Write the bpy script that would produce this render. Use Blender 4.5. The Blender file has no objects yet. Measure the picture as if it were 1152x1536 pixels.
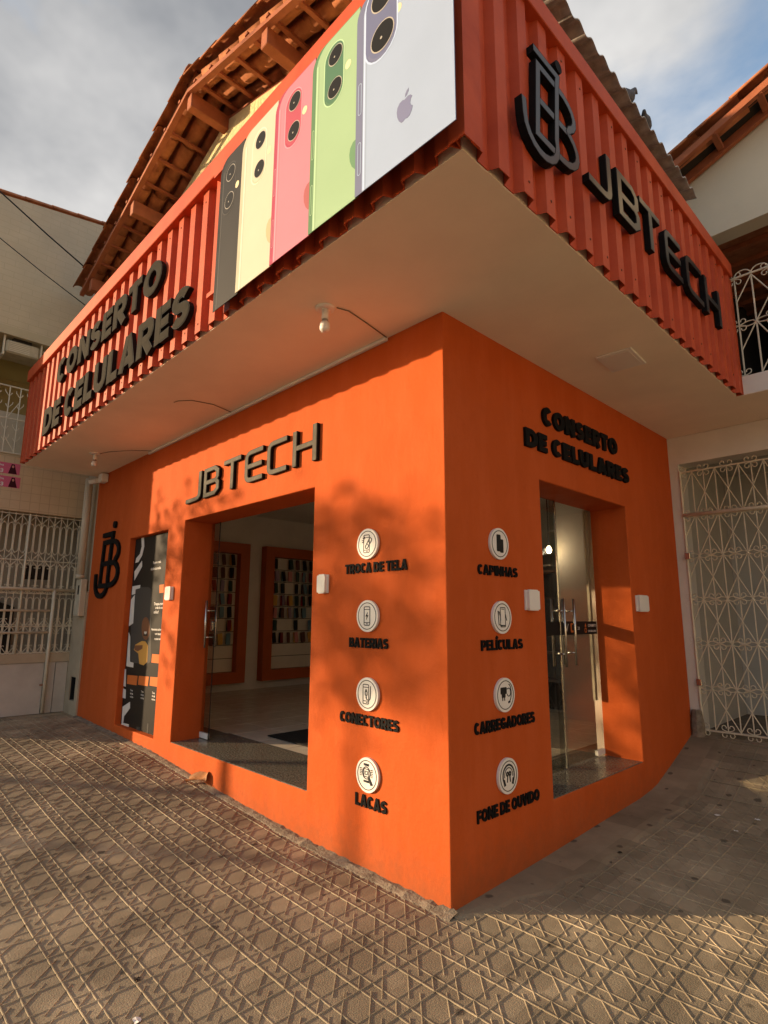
import bpy, math, random
from mathutils import Vector, Matrix
random.seed(7)
R = math.radians
scene = bpy.context.scene
col = scene.collection

# ------------------------------------------------------------------ camera
CAM = Vector((2.1023, -2.5419, 1.5)); YAW, PITCH, ROLL, FPX = .7995, .1816, .0045, 862.48
cf = Vector((-math.sin(YAW)*math.cos(PITCH), math.cos(YAW)*math.cos(PITCH), math.sin(PITCH)))
cr = cf.cross(Vector((0, 0, 1))).normalized(); cu = cr.cross(cf)
cr, cu = cr*math.cos(ROLL)+cu*math.sin(ROLL), cu*math.cos(ROLL)-cr*math.sin(ROLL)
cd = bpy.data.cameras.new('camera'); cam = bpy.data.objects.new('camera', cd); col.objects.link(cam)
cd.sensor_fit = 'HORIZONTAL'; cd.sensor_width = 36; cd.lens = FPX/1152*36; cd.clip_end = 2000; cd.clip_start = .05
cam.matrix_world = Matrix(((cr.x, cu.x, -cf.x, CAM.x), (cr.y, cu.y, -cf.y, CAM.y), (cr.z, cu.z, -cf.z, CAM.z), (0, 0, 0, 1)))
scene.camera = cam

def PX(axis, val, x, y):
    """photo pixel -> point on the plane (axis = val) that the thing touches"""
    d = cf+cr*((x-576)/FPX)-cu*((y-768)/FPX)
    return CAM+d*((val-CAM[axis])/d[axis])

# ------------------------------------------------------------------ sky, sun, exposure
SUN_EL = R(10.6); sx, sy = .729, .684                 # the way the light travels over the ground
world = bpy.data.worlds.new('World'); scene.world = world; world.use_nodes = True
wn, wl = world.node_tree.nodes, world.node_tree.links
wn.clear()
def N(nodes, t, **kw):
    n = nodes.new(t)
    for k, v in kw.items():
        if k.startswith('i_'): n.inputs[k[2:].replace('_', ' ')].default_value = v
        else: setattr(n, k, v)
    return n
wo = N(wn, 'ShaderNodeOutputWorld'); bg = N(wn, 'ShaderNodeBackground'); bg.inputs['Strength'].default_value = .1
sky = N(wn, 'ShaderNodeTexSky', sky_type='NISHITA', sun_disc=False, sun_elevation=SUN_EL, sun_rotation=math.atan2(-sx, -sy), air_density=1.0, dust_density=1.5)
tc = N(wn, 'ShaderNodeTexCoord'); sep = N(wn, 'ShaderNodeSeparateXYZ')
wl.new(tc.outputs['Generated'], sep.inputs[0])
zz = N(wn, 'ShaderNodeMath', operation='ABSOLUTE'); wl.new(sep.outputs['Z'], zz.inputs[0])
za = N(wn, 'ShaderNodeMath', operation='ADD'); za.inputs[1].default_value = .25; wl.new(zz.outputs[0], za.inputs[0])
dx = N(wn, 'ShaderNodeMath', operation='DIVIDE'); wl.new(sep.outputs['X'], dx.inputs[0]); wl.new(za.outputs[0], dx.inputs[1])
dy = N(wn, 'ShaderNodeMath', operation='DIVIDE'); wl.new(sep.outputs['Y'], dy.inputs[0]); wl.new(za.outputs[0], dy.inputs[1])
cmb = N(wn, 'ShaderNodeCombineXYZ'); wl.new(dx.outputs[0], cmb.inputs['X']); wl.new(dy.outputs[0], cmb.inputs['Y'])
cmb.inputs['Z'].default_value = 11.8
n1 = N(wn, 'ShaderNodeTexNoise', i_Scale=1.15, i_Detail=9.0, i_Roughness=.52, i_Distortion=.25); wl.new(cmb.outputs[0], n1.inputs['Vector'])
r1 = N(wn, 'ShaderNodeValToRGB'); wl.new(n1.outputs['Fac'], r1.inputs[0])
r1.color_ramp.elements[0].position = .39; r1.color_ramp.elements[1].position = .49
n2 = N(wn, 'ShaderNodeTexNoise', i_Scale=1.2, i_Detail=6.0, i_Roughness=.55); wl.new(cmb.outputs[0], n2.inputs['Vector'])
r2 = N(wn, 'ShaderNodeValToRGB'); wl.new(n2.outputs['Fac'], r2.inputs[0])
e = r2.color_ramp.elements
e[0].position = .38; e[0].color = (2.6, 2.54, 2.46, 1); e[1].position = .60; e[1].color = (.88, .92, 1.0, 1)
mx = N(wn, 'ShaderNodeMix', data_type='RGBA'); wl.new(r1.outputs[0], mx.inputs[0])
sk2 = N(wn, 'ShaderNodeMix', data_type='RGBA', blend_type='MULTIPLY'); sk2.inputs[0].default_value = 1; sk2.inputs[7].default_value = (1.0, 1.0, 1.0, 1)
wl.new(sky.outputs[0], sk2.inputs[6]); wl.new(sk2.outputs[2], mx.inputs[6]); wl.new(r2.outputs[0], mx.inputs[7])
wl.new(mx.outputs[2], bg.inputs['Color']); wl.new(bg.outputs[0], wo.inputs[0])

sl = bpy.data.lights.new('sun', 'SUN'); sl.energy = 2.4; sl.angle = R(.7); sl.color = (1, .715, .425)
so = bpy.data.objects.new('sun', sl); col.objects.link(so)
so.rotation_euler = Vector((sx*math.cos(SUN_EL), sy*math.cos(SUN_EL), -math.sin(SUN_EL))).to_track_quat('-Z', 'Y').to_euler()
so.location = (-20, -20, 12)
vs = scene.view_settings; vs.view_transform = 'Standard'; vs.look = 'None'; vs.gamma = 1; vs.exposure = 1.75; vs.use_curve_mapping = False
scene.cycles.max_bounces = 8; scene.cycles.diffuse_bounces = 5; scene.cycles.transparent_max_bounces = 12; scene.cycles.caustics_refractive = False; scene.cycles.caustics_reflective = False

# ------------------------------------------------------------------ materials
MATS = {}
def mat(name, c, rough=.7, var=.12, scale=3.0, bump=.0, bscale=60, spec=.3, metal=0, c2=None, alpha=None, trans=0, emit=None, estr=0):
    if name in MATS: return MATS[name]
    m = bpy.data.materials.new(name); m.use_nodes = True; nt = m.node_tree; p = nt.nodes['Principled BSDF']
    p.inputs['Roughness'].default_value = rough; p.inputs['Metallic'].default_value = metal; p.inputs['Specular IOR Level'].default_value = spec
    g = nt.nodes.new('ShaderNodeNewGeometry')
    no = N(nt.nodes, 'ShaderNodeTexNoise', i_Scale=scale, i_Detail=6.0, i_Roughness=.6); nt.links.new(g.outputs['Position'], no.inputs['Vector'])
    mixn = N(nt.nodes, 'ShaderNodeMix', data_type='RGBA')
    mr = N(nt.nodes, 'ShaderNodeMapRange'); mr.inputs[1].default_value = .3; mr.inputs[2].default_value = .7
    nt.links.new(no.outputs['Fac'], mr.inputs[0]); nt.links.new(mr.outputs[0], mixn.inputs[0])
    cc = c2 if c2 else tuple(min(1, v*(1+var)) for v in c)
    mixn.inputs[6].default_value = tuple(v*(1-var) for v in c)+(1,); mixn.inputs[7].default_value = tuple(cc)+(1,)
    nt.links.new(mixn.outputs[2], p.inputs['Base Color'])
    if bump:
        nb = N(nt.nodes, 'ShaderNodeTexNoise', i_Scale=bscale, i_Detail=5.0); nt.links.new(g.outputs['Position'], nb.inputs['Vector'])
        b = N(nt.nodes, 'ShaderNodeBump', i_Strength=bump, i_Distance=.01); nt.links.new(nb.outputs['Fac'], b.inputs['Height']); nt.links.new(b.outputs[0], p.inputs['Normal'])
    if emit: p.inputs['Emission Color'].default_value = emit+(1,); p.inputs['Emission Strength'].default_value = estr
    MATS[name] = m; m['mix'] = mixn.name
    return m

def orange_paint():
    m = mat('orange_plaster', (.49, .093, .020), .75, .05, 1.6, .22, 45, .08)
    nt = m.node_tree; p = nt.nodes['Principled BSDF']; g = [n for n in nt.nodes if n.type == 'NEW_GEOMETRY'][0]
    base = nt.nodes[m['mix']]
    # roller patches and faint vertical runs in the paint
    mp = N(nt.nodes, 'ShaderNodeMapping'); mp.inputs['Scale'].default_value = (4.5, 4.5, 1.3); nt.links.new(g.outputs['Position'], mp.inputs['Vector'])
    n = N(nt.nodes, 'ShaderNodeTexNoise', i_Scale=1.0, i_Detail=7.0, i_Roughness=.65); nt.links.new(mp.outputs[0], n.inputs['Vector'])
    r = N(nt.nodes, 'ShaderNodeMapRange'); r.inputs[1].default_value = .44; r.inputs[2].default_value = .64; r.inputs[4].default_value = .55
    nt.links.new(n.outputs['Fac'], r.inputs[0])
    mm = N(nt.nodes, 'ShaderNodeMix', data_type='RGBA'); nt.links.new(r.outputs[0], mm.inputs[0]); nt.links.new(base.outputs[2], mm.inputs[6]); mm.inputs[7].default_value = (.55, .115, .032, 1)
    # grime spots
    n3 = N(nt.nodes, 'ShaderNodeTexNoise', i_Scale=9.0, i_Detail=8.0, i_Roughness=.7); nt.links.new(g.outputs['Position'], n3.inputs['Vector'])
    r3 = N(nt.nodes, 'ShaderNodeMapRange'); r3.inputs[1].default_value = .60; r3.inputs[2].default_value = .8; r3.inputs[4].default_value = .45
    nt.links.new(n3.outputs['Fac'], r3.inputs[0])
    m3 = N(nt.nodes, 'ShaderNodeMix', data_type='RGBA'); nt.links.new(r3.outputs[0], m3.inputs[0]); nt.links.new(mm.outputs[2], m3.inputs[6]); m3.inputs[7].default_value = (.36, .06, .016, 1)
    # splashed dirt along the foot of the wall
    sp_ = N(nt.nodes, 'ShaderNodeSeparateXYZ'); nt.links.new(g.outputs['Position'], sp_.inputs[0])
    n4 = N(nt.nodes, 'ShaderNodeTexNoise', i_Scale=14.0, i_Detail=8.0, i_Roughness=.7); nt.links.new(g.outputs['Position'], n4.inputs['Vector'])
    a4 = N(nt.nodes, 'ShaderNodeMath', operation='MULTIPLY_ADD'); a4.inputs[1].default_value = -.55; nt.links.new(n4.outputs['Fac'], a4.inputs[0]); nt.links.new(sp_.outputs['Z'], a4.inputs[2])
    r4 = N(nt.nodes, 'ShaderNodeMapRange'); r4.inputs[1].default_value = .02; r4.inputs[2].default_value = -.28; r4.inputs[4].default_value = .6; nt.links.new(a4.outputs[0], r4.inputs[0])
    m4 = N(nt.nodes, 'ShaderNodeMix', data_type='RGBA'); nt.links.new(r4.outputs[0], m4.inputs[0]); nt.links.new(m3.outputs[2], m4.inputs[6]); m4.inputs[7].default_value = (.26, .085, .035, 1)
    nt.links.new(m4.outputs[2], p.inputs['Base Color'])
    # trowelled, slightly wavy render
    ob = [n_ for n_ in nt.nodes if n_.type == 'BUMP'][0]
    n5 = N(nt.nodes, 'ShaderNodeTexNoise', i_Scale=5.0, i_Detail=4.0, i_Distortion=.6); nt.links.new(g.outputs['Position'], n5.inputs['Vector'])
    b5 = N(nt.nodes, 'ShaderNodeBump', i_Strength=.35, i_Distance=.02); nt.links.new(n5.outputs['Fac'], b5.inputs['Height']); nt.links.new(ob.outputs[0], b5.inputs['Normal']); nt.links.new(b5.outputs[0], p.inputs['Normal'])
    return m
ORANGE = orange_paint()
STEEL_RED = mat('container_paint', (.47, .070, .024), .52, .14, 4, .12, 14, .16, c2=(.53, .092, .033))
SOFFIT = mat('soffit_paint', (.86, .77, .64), .8, .07, 1.2, .12, 30, .2)
WHITE = mat('white_plastic', (.78, .76, .72), .4, .03)
WHITE_WALL = mat('white_wall', (.72, .68, .60), .8, .10, 1.5, .15, 40, c2=(.80, .77, .70))
BLACK = mat('black_letter', (.010, .010, .010), .6, .1, 4, spec=.06)
BRUSHED = mat('letter_face', (.030, .026, .019), .75, .2, 6, spec=.04)
SATIN = mat('satin_letter_face', (.03, .028, .026), .30, .2, 6, spec=.6)
METALF = mat('metal_letter_face', (.070, .063, .048), .6, .35, 14, spec=.12)
INK = mat('black_ink', (.012, .012, .014), .5, .05)
GRANITE = mat('dark_granite', (.030, .028, .022), .25, .5, 70, .03, 60, .5, c2=(.24, .22, .18))
TERRA = mat('terracotta', (.36, .125, .055), .8, .25, 9, .25, 40, .2, c2=(.46, .18, .08))
TERRA_W = mat('roof_timber', (.34, .11, .05), .7, .18, 7, .15, 30, .25)
YELLOW = mat('gable_plaster', (.70, .60, .33), .85, .06, 3, 0)
CREAMMETAL = mat('cream_metal', (.64, .58, .44), .5, .1, 8, 0, 30, .4)
MORTAR = mat('mortar', (.20, .165, .125), .95, .35, 14, .8, 70, .1, c2=(.30, .25, .19))
CONC = mat('concrete', (.17, .145, .115), .9, .25, 5, .35, 80, .15, c2=(.22, .19, .155))
STEEL = mat('brushed_steel', (.6, .58, .54), .25, .05, metal=1)
PVC = mat('cream_pvc', (.52, .465, .35), .5, .08)
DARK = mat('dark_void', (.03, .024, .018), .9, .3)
ASPH = mat('street_bounce_tan', (.20, .175, .14), .9, .2, 6, .4, 90)  # unseen street, toned paler to bounce warm light

def yellow_textured():
    nt = YELLOW.node_tree; p = nt.nodes['Principled BSDF']; g = [n for n in nt.nodes if n.type == 'NEW_GEOMETRY'][0]
    mp = N(nt.nodes, 'ShaderNodeMapping'); mp.inputs['Scale'].default_value = (30, 30, 10); nt.links.new(g.outputs['Position'], mp.inputs['Vector'])
    v = N(nt.nodes, 'ShaderNodeTexNoise', i_Scale=1.0, i_Detail=3.0, i_Distortion=1.2); nt.links.new(mp.outputs[0], v.inputs['Vector'])
    b = N(nt.nodes, 'ShaderNodeBump', i_Strength=.9, i_Distance=.03); nt.links.new(v.outputs['Fac'], b.inputs['Height']); nt.links.new(b.outputs[0], p.inputs['Normal'])
yellow_textured()

def brick_mat(name, c, cm, sx_, sz_, bump, axis='x', rough=.8, offset=.5, mort=.02):
    """small courses of a wall seen too far off to tell the pieces apart"""
    m = mat(name, c, rough, .08, 2.5); nt = m.node_tree; p = nt.nodes['Principled BSDF']; g = [n for n in nt.nodes if n.type == 'NEW_GEOMETRY'][0]
    sp = N(nt.nodes, 'ShaderNodeSeparateXYZ'); nt.links.new(g.outputs['Position'], sp.inputs[0])
    cb = N(nt.nodes, 'ShaderNodeCombineXYZ'); nt.links.new(sp.outputs['Y' if axis == 'x' else 'X'], cb.inputs['X']); nt.links.new(sp.outputs['Z'], cb.inputs['Y'])
    b = N(nt.nodes, 'ShaderNodeTexBrick', offset=offset); b.inputs['Scale'].default_value = 1; b.inputs['Brick Width'].default_value = sx_; b.inputs['Row Height'].default_value = sz_
    b.inputs['Mortar Size'].default_value = mort; b.inputs['Mortar Smooth'].default_value = .3
    nt.links.new(cb.outputs[0], b.inputs['Vector'])
    base = nt.nodes[m['mix']]; mm = N(nt.nodes, 'ShaderNodeMix', data_type='RGBA')
    nt.links.new(b.outputs['Fac'], mm.inputs[0]); nt.links.new(base.outputs[2], mm.inputs[6]); mm.inputs[7].default_value = cm+(1,)
    nt.links.new(mm.outputs[2], p.inputs['Base Color'])
    inv = N(nt.nodes, 'ShaderNodeMath', operation='SUBTRACT'); inv.inputs[0].default_value = 1; nt.links.new(b.outputs['Fac'], inv.inputs[1])
    bp = N(nt.nodes, 'ShaderNodeBump', i_Strength=bump, i_Distance=.01); nt.links.new(inv.outputs[0], bp.inputs['Height']); nt.links.new(bp.outputs[0], p.inputs['Normal'])
    return m
TAN_BRICK = brick_mat('tan_painted_brick', (.54, .46, .32), (.49, .415, .285), .24, .085, .25, mort=.004)
TAN_TILE = brick_mat('tan_wall_tile', (.54, .41, .26), (.44, .33, .21), .115, .115, .4, offset=0, mort=.004)

def paving_mat(nm, k):
    m = mat(nm, (.29*k, .236*k, .158*k), .85, .15, 2.2, .3, 140, .22, c2=(.385*k, .315*k, .215*k)); nt = m.node_tree; p = nt.nodes['Principled BSDF']
    g = [n for n in nt.nodes if n.type == 'NEW_GEOMETRY'][0]; base = nt.nodes[m['mix']]
    # each tile a little different
    mp = N(nt.nodes, 'ShaderNodeVectorMath', operation='SCALE'); mp.inputs['Scale'].default_value = 1/.2175; nt.links.new(g.outputs['Position'], mp.inputs[0])
    fl = N(nt.nodes, 'ShaderNodeVectorMath', operation='FLOOR'); nt.links.new(mp.outputs[0], fl.inputs[0])
    ml = N(nt.nodes, 'ShaderNodeVectorMath', operation='MULTIPLY'); ml.inputs[1].default_value = (1, 1, 0); nt.links.new(fl.outputs[0], ml.inputs[0])
    wnz = N(nt.nodes, 'ShaderNodeTexWhiteNoise', noise_dimensions='3D'); nt.links.new(ml.outputs[0], wnz.inputs['Vector'])
    mr = N(nt.nodes, 'ShaderNodeMapRange'); mr.inputs[3].default_value = .76; mr.inputs[4].default_value = 1.12; nt.links.new(wnz.outputs['Value'], mr.inputs[0])
    m1 = N(nt.nodes, 'ShaderNodeMix', data_type='RGBA', blend_type='MULTIPLY'); m1.inputs[0].default_value = 1; nt.links.new(base.outputs[2], m1.inputs[6]); nt.links.new(mr.outputs[0], m1.inputs[7])
    # gum and oil spots
    vo = N(nt.nodes, 'ShaderNodeTexVoronoi', voronoi_dimensions='2D', i_Scale=4.2); nt.links.new(g.outputs['Position'], vo.inputs['Vector'])
    nz = N(nt.nodes, 'ShaderNodeTexNoise', i_Scale=26.0, i_Detail=3.0); nt.links.new(g.outputs['Position'], nz.inputs['Vector'])
    ad = N(nt.nodes, 'ShaderNodeMath', operation='MULTIPLY_ADD'); ad.inputs[1].default_value = .16; nt.links.new(nz.outputs['Fac'], ad.inputs[0]); nt.links.new(vo.outputs['Distance'], ad.inputs[2])
    sc = N(nt.nodes, 'ShaderNodeSeparateColor'); nt.links.new(vo.outputs['Color'], sc.inputs[0])
    vr = N(nt.nodes, 'ShaderNodeMath', operation='MULTIPLY_ADD'); vr.inputs[1].default_value = .16; nt.links.new(sc.outputs[0], vr.inputs[0]); nt.links.new(ad.outputs[0], vr.inputs[2])
    rs = N(nt.nodes, 'ShaderNodeMapRange'); rs.inputs[1].default_value = .205; rs.inputs[2].default_value = .165; rs.inputs[4].default_value = .75; nt.links.new(vr.outputs[0], rs.inputs[0])
    m2 = N(nt.nodes, 'ShaderNodeMix', data_type='RGBA'); nt.links.new(rs.outputs[0], m2.inputs[0]); nt.links.new(m1.outputs[2], m2.inputs[6]); m2.inputs[7].default_value = (.06, .048, .036, 1)
    # broad dirt
    n3 = N(nt.nodes, 'ShaderNodeTexNoise', i_Scale=1.3, i_Detail=8.0, i_Roughness=.65); nt.links.new(g.outputs['Position'], n3.inputs['Vector'])
    r3 = N(nt.nodes, 'ShaderNodeMapRange'); r3.inputs[1].default_value = .42; r3.inputs[2].default_value = .68; r3.inputs[4].default_value = .6; nt.links.new(n3.outputs['Fac'], r3.inputs[0])
    m3 = N(nt.nodes, 'ShaderNodeMix', data_type='RGBA'); nt.links.new(r3.outputs[0], m3.inputs[0]); nt.links.new(m2.outputs[2], m3.inputs[6]); m3.inputs[7].default_value = (.15, .122, .083, 1)
    nt.links.new(m3.outputs[2], p.inputs['Base Color'])
    return m
PAVE = paving_mat('paving', 1.0); PAVE_WORN = paving_mat('paving_worn_ridge', 1.16)

def glass_mat():
    m = bpy.data.materials.new('door_glass'); m.use_nodes = True; nt = m.node_tree; nt.nodes.clear()
    o = N(nt.nodes, 'ShaderNodeOutputMaterial'); t = N(nt.nodes, 'ShaderNodeBsdfTransparent'); t.inputs[0].default_value = (.80, .81, .78, 1)
    gl = N(nt.nodes, 'ShaderNodeBsdfGlossy'); gl.inputs['Roughness'].default_value = .02; gl.inputs[0].default_value = (.9, .9, .9, 1)
    lw = N(nt.nodes, 'ShaderNodeLayerWeight'); lw.inputs[0].default_value = .5; pw_ = N(nt.nodes, 'ShaderNodeMath', operation='POWER'); pw_.inputs[1].default_value = 4.0; nt.links.new(lw.outputs['Facing'], pw_.inputs[0]); f = N(nt.nodes, 'ShaderNodeMath', operation='MULTIPLY_ADD'); f.inputs[1].default_value = .8; f.inputs[2].default_value = .03; nt.links.new(pw_.outputs[0], f.inputs[0]); mx_ = N(nt.nodes, 'ShaderNodeMixShader')
    nt.links.new(f.outputs[0], mx_.inputs[0]); nt.links.new(t.outputs[0], mx_.inputs[1]); nt.links.new(gl.outputs[0], mx_.inputs[2]); nt.links.new(mx_.outputs[0], o.inputs[0])
    return m
GLASS = glass_mat()
GLASS_EDGE = mat('glass_edge', (.42, .50, .40), .2, .05, spec=.6)

# ------------------------------------------------------------------ mesh helpers
class MB:
    def __init__(s): s.v, s.f = [], []
    def add(s, vs_, fs_):
        n = len(s.v); s.v += [tuple(p) for p in vs_]; s.f += [tuple(i+n for i in f) for f in fs_]; return s
    def box(s, x0, x1, y0, y1, z0, z1):
        return s.add([(x0, y0, z0), (x1, y0, z0), (x1, y1, z0), (x0, y1, z0), (x0, y0, z1), (x1, y0, z1), (x1, y1, z1), (x0, y1, z1)],
                     [(3, 2, 1, 0), (4, 5, 6, 7), (0, 1, 5, 4), (1, 2, 6, 5), (2, 3, 7, 6), (3, 0, 4, 7)])
    def cbox(s, x0, x1, y0, y1, z0, z1, b=.004):
        """box with chamfered edges"""
        bm = []
        xs, ys, zs = (x0, x1), (y0, y1), (z0, z1)
        idx = {}
        for i in (0, 1):
            for j in (0, 1):
                for k in (0, 1):
                    for a in range(3):
                        p = [xs[i], ys[j], zs[k]]
                        for q in range(3):
                            if q != a: p[q] += b*(1 if (i, j, k)[q] == 0 else -1)
                        idx[i, j, k, a] = len(bm); bm.append(p)
        fs_ = []
        for a in range(3):
            o = [q for q in range(3) if q != a]
            for e_ in (0, 1):
                q = []
                for (m_, n_) in ((0, 0), (1, 0), (1, 1), (0, 1)):
                    c = [0, 0, 0]; c[a] = e_; c[o[0]] = m_; c[o[1]] = n_; q.append(idx[c[0], c[1], c[2], a])
                flip = (e_ == 0) != (a == 1)
                fs_.append(tuple(reversed(q)) if flip else tuple(q))
        for a in range(3):          # edges along axis a
            o = [q for q in range(3) if q != a]
            for m_ in (0, 1):
                for n_ in (0, 1):
                    c0 = [0, 0, 0]; c0[o[0]] = m_; c0[o[1]] = n_; c1 = list(c0); c1[a] = 1
                    fs_.append((idx[c0[0], c0[1], c0[2], o[0]], idx[c1[0], c1[1], c1[2], o[0]], idx[c1[0], c1[1], c1[2], o[1]], idx[c0[0], c0[1], c0[2], o[1]]))
        for i in (0, 1):
            for j in (0, 1):
                for k in (0, 1): fs_.append((idx[i, j, k, 0], idx[i, j, k, 1], idx[i, j, k, 2]))
        return s.add(bm, fs_)
    def tube(s, path, r, n=6, closed=False, cap=True):
        path = [Vector(p) for p in path]; m = len(path); rs = r if isinstance(r, (list, tuple)) else [r]*m
        vs_, fs_ = [], []; up = None
        for i, p in enumerate(path):
            a = path[i-1] if (i > 0 or closed) else p; b = path[(i+1) % m] if (i < m-1 or closed) else p
            t = (b-a).normalized()
            if up is None: up = Vector((0, 0, 1)) if abs(t.z) < .9 else Vector((0, 1, 0))
            e1 = (up-t*up.dot(t))
            if e1.length < 1e-4: e1 = Vector((1, 0, 0))-t*t.x
            e1.normalize(); e2 = t.cross(e1); up = e1
            for k in range(n):
                q = 2*math.pi*k/n; vs_.append(p+e1*(rs[i]*math.cos(q))+e2*(rs[i]*math.sin(q)))
        for i in range(m if closed else m-1):
            for k in range(n):
                j = (i+1) % m; fs_.append((i*n+k, i*n+(k+1) % n, j*n+(k+1) % n, j*n+k))
        if cap and not closed:
            fs_.append(tuple(reversed(range(n)))); fs_.append(tuple((m-1)*n+k for k in range(n)))
        return s.add(vs_, fs_)
    def lathe(s, prof, n=16, M=None):
        """profile of (radius, height) turned about z"""
        M = M or Matrix.Identity(4); vs_, fs_ = [], []
        for (r, h) in prof:
            for k in range(n):
                a = 2*math.pi*k/n; vs_.append(M @ Vector((r*math.cos(a), r*math.sin(a), h)))
        for i in range(len(prof)-1):
            for k in range(n): fs_.append((i*n+k, i*n+(k+1) % n, (i+1)*n+(k+1) % n, (i+1)*n+k))
        fs_.append(tuple(reversed(range(n)))); fs_.append(tuple((len(prof)-1)*n+k for k in range(n)))
        return s.add(vs_, fs_)
    def poly(s, F, pts, d0, d1):
        """extrude a 2D outline (u,v) on frame F from depth d0 to d1"""
        a = sum(pts[i][0]*pts[(i+1) % len(pts)][1]-pts[(i+1) % len(pts)][0]*pts[i][1] for i in range(len(pts)))
        if a < 0: pts = list(reversed(pts))
        n = len(pts)
        return s.add([F(u, v, d0) for u, v in pts]+[F(u, v, d1) for u, v in pts],
                     [tuple(range(n, 2*n)), tuple(reversed(range(n)))]+[(i, (i+1) % n, n+(i+1) % n, n+i) for i in range(n)])
    def ribbon(s, F, pts, w, d0, d1, closed=False):
        n = len(pts); L, Rr = [], []; h = w/2
        for i in range(n):
            p = Vector(pts[i]); a = Vector(pts[i-1]) if (i > 0 or closed) else None; b = Vector(pts[(i+1) % n]) if (i < n-1 or closed) else None
            t1 = (p-a).normalized() if a is not None else None; t2 = (b-p).normalized() if b is not None else None
            if t1 is None: t1 = t2
            if t2 is None: t2 = t1
            n1, n2 = Vector((-t1.y, t1.x)), Vector((-t2.y, t2.x)); m_ = n1+n2
            if m_.length < 1e-3: m_ = n1.copy()
            m_.normalize(); k = min(2.2, 1/max(.2, m_.dot(n1)))
            L.append(p+m_*(h*k)); Rr.append(p-m_*(h*k))
        vs_ = [F(q.x, q.y, d0) for q in L]+[F(q.x, q.y, d0) for q in Rr]+[F(q.x, q.y, d1) for q in L]+[F(q.x, q.y, d1) for q in Rr]
        fs_ = []
        for i in range(n if closed else n-1):
            j = (i+1) % n
            fs_ += [(2*n+j, 2*n+i, 3*n+i, 3*n+j), (i, j, n+j, n+i), (2*n+i, 2*n+j, j, i), (3*n+j, 3*n+i, n+i, n+j)]
        if not closed: fs_ += [(0, n, 3*n, 2*n), (n-1, 3*n-1, 4*n-1, 2*n-1)]
        return s.add(vs_, fs_)
    def mesh(s, name, m, smooth=False):
        me = bpy.data.meshes.new(name); me.from_pydata(s.v, [], s.f); me.materials.append(m)
        if smooth:
            for p in me.polygons: p.use_smooth = True
        me.update(); return me
    def build(s, name, m, parent=None, smooth=False):
        return put(name, s.mesh(name, m, smooth), parent)

def put(name, me, parent=None, loc=None, rot=None):
    o = bpy.data.objects.new(name, me); col.objects.link(o)
    if loc is not None: o.location = loc
    if rot is not None: o.rotation_euler = rot
    if parent is not None:
        o.parent = parent; o.matrix_parent_inverse = INV[parent.name]
    INV[o.name] = o.matrix_basis.inverted()      # parts are placed in scene coordinates
    return o
INV = {}
def thing(name, loc, label=None, cat=None, group=None, kind=None):
    o = bpy.data.objects.new(name, None); col.objects.link(o); o.location = loc; o.empty_display_size = .1
    INV[o.name] = Matrix.Translation(Vector(loc)).inverted()
    return tag(o, label, cat, group, kind)
def tag(o, label=None, cat=None, group=None, kind=None):
    if label: o['label'] = label
    if cat: o['category'] = cat
    if group: o['group'] = group
    if kind: o['kind'] = kind
    return o

def FL(y0=0.0):   # left facade and everything parallel to it: u = x, v = z, outwards = -y
    return lambda u, v, d: (u, y0-d, v)
def FR(x0=0.0):   # right facade and everything parallel to it: u = y, v = z, outwards = +x
    return lambda u, v, d: (x0+d, u, v)

def wall_mesh(F, u0, u1, v0, v1, holes, d0, d1):
    """slab with rectangular openings; holes = (u0,u1,v0,v1)"""
    us = sorted({u0, u1, *[h[0] for h in holes], *[h[1] for h in holes]}); vv = sorted({v0, v1, *[h[2] for h in holes], *[h[3] for h in holes]})
    def solid(i, j):
        if i < 0 or j < 0 or i >= len(us)-1 or j >= len(vv)-1: return False
        cu_, cv_ = (us[i]+us[i+1])/2, (vv[j]+vv[j+1])/2
        return not any(h[0] < cu_ < h[1] and h[2] < cv_ < h[3] for h in holes)
    b = MB()
    for i in range(len(us)-1):
        for j in range(len(vv)-1):
            if not solid(i, j): continue
            a0, a1, b0, b1 = us[i], us[i+1], vv[j], vv[j+1]
            b.add([F(a0, b0, d1), F(a1, b0, d1), F(a1, b1, d1), F(a0, b1, d1)], [(0, 1, 2, 3)])
            b.add([F(a0, b0, d0), F(a1, b0, d0), F(a1, b1, d0), F(a0, b1, d0)], [(3, 2, 1, 0)])
            if not solid(i-1, j): b.add([F(a0, b0, d0), F(a0, b0, d1), F(a0, b1, d1), F(a0, b1, d0)], [(0, 1, 2, 3)])
            if not solid(i+1, j): b.add([F(a1, b0, d0), F(a1, b0, d1), F(a1, b1, d1), F(a1, b1, d0)], [(3, 2, 1, 0)])
            if not solid(i, j-1): b.add([F(a0, b0, d0), F(a1, b0, d0), F(a1, b0, d1), F(a0, b0, d1)], [(0, 1, 2, 3)])
            if not solid(i, j+1): b.add([F(a0, b1, d0), F(a1, b1, d0), F(a1, b1, d1), F(a0, b1, d1)], [(3, 2, 1, 0)])
    return b
def arc(cx, cy, rx, ry, a0, a1, n=10):
    return [(cx+rx*math.cos(R(a0+(a1-a0)*i/n)), cy+ry*math.sin(R(a0+(a1-a0)*i/n))) for i in range(n+1)]
def rrect(x0, y0, x1, y1, r, n=4):
    return arc(x1-r, y0+r, r, r, -90, 0, n)+arc(x1-r, y1-r, r, r, 0, 90, n)+arc(x0+r, y1-r, r, r, 90, 180, n)+arc(x0+r, y0+r, r, r, 180, 270, n)

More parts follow.
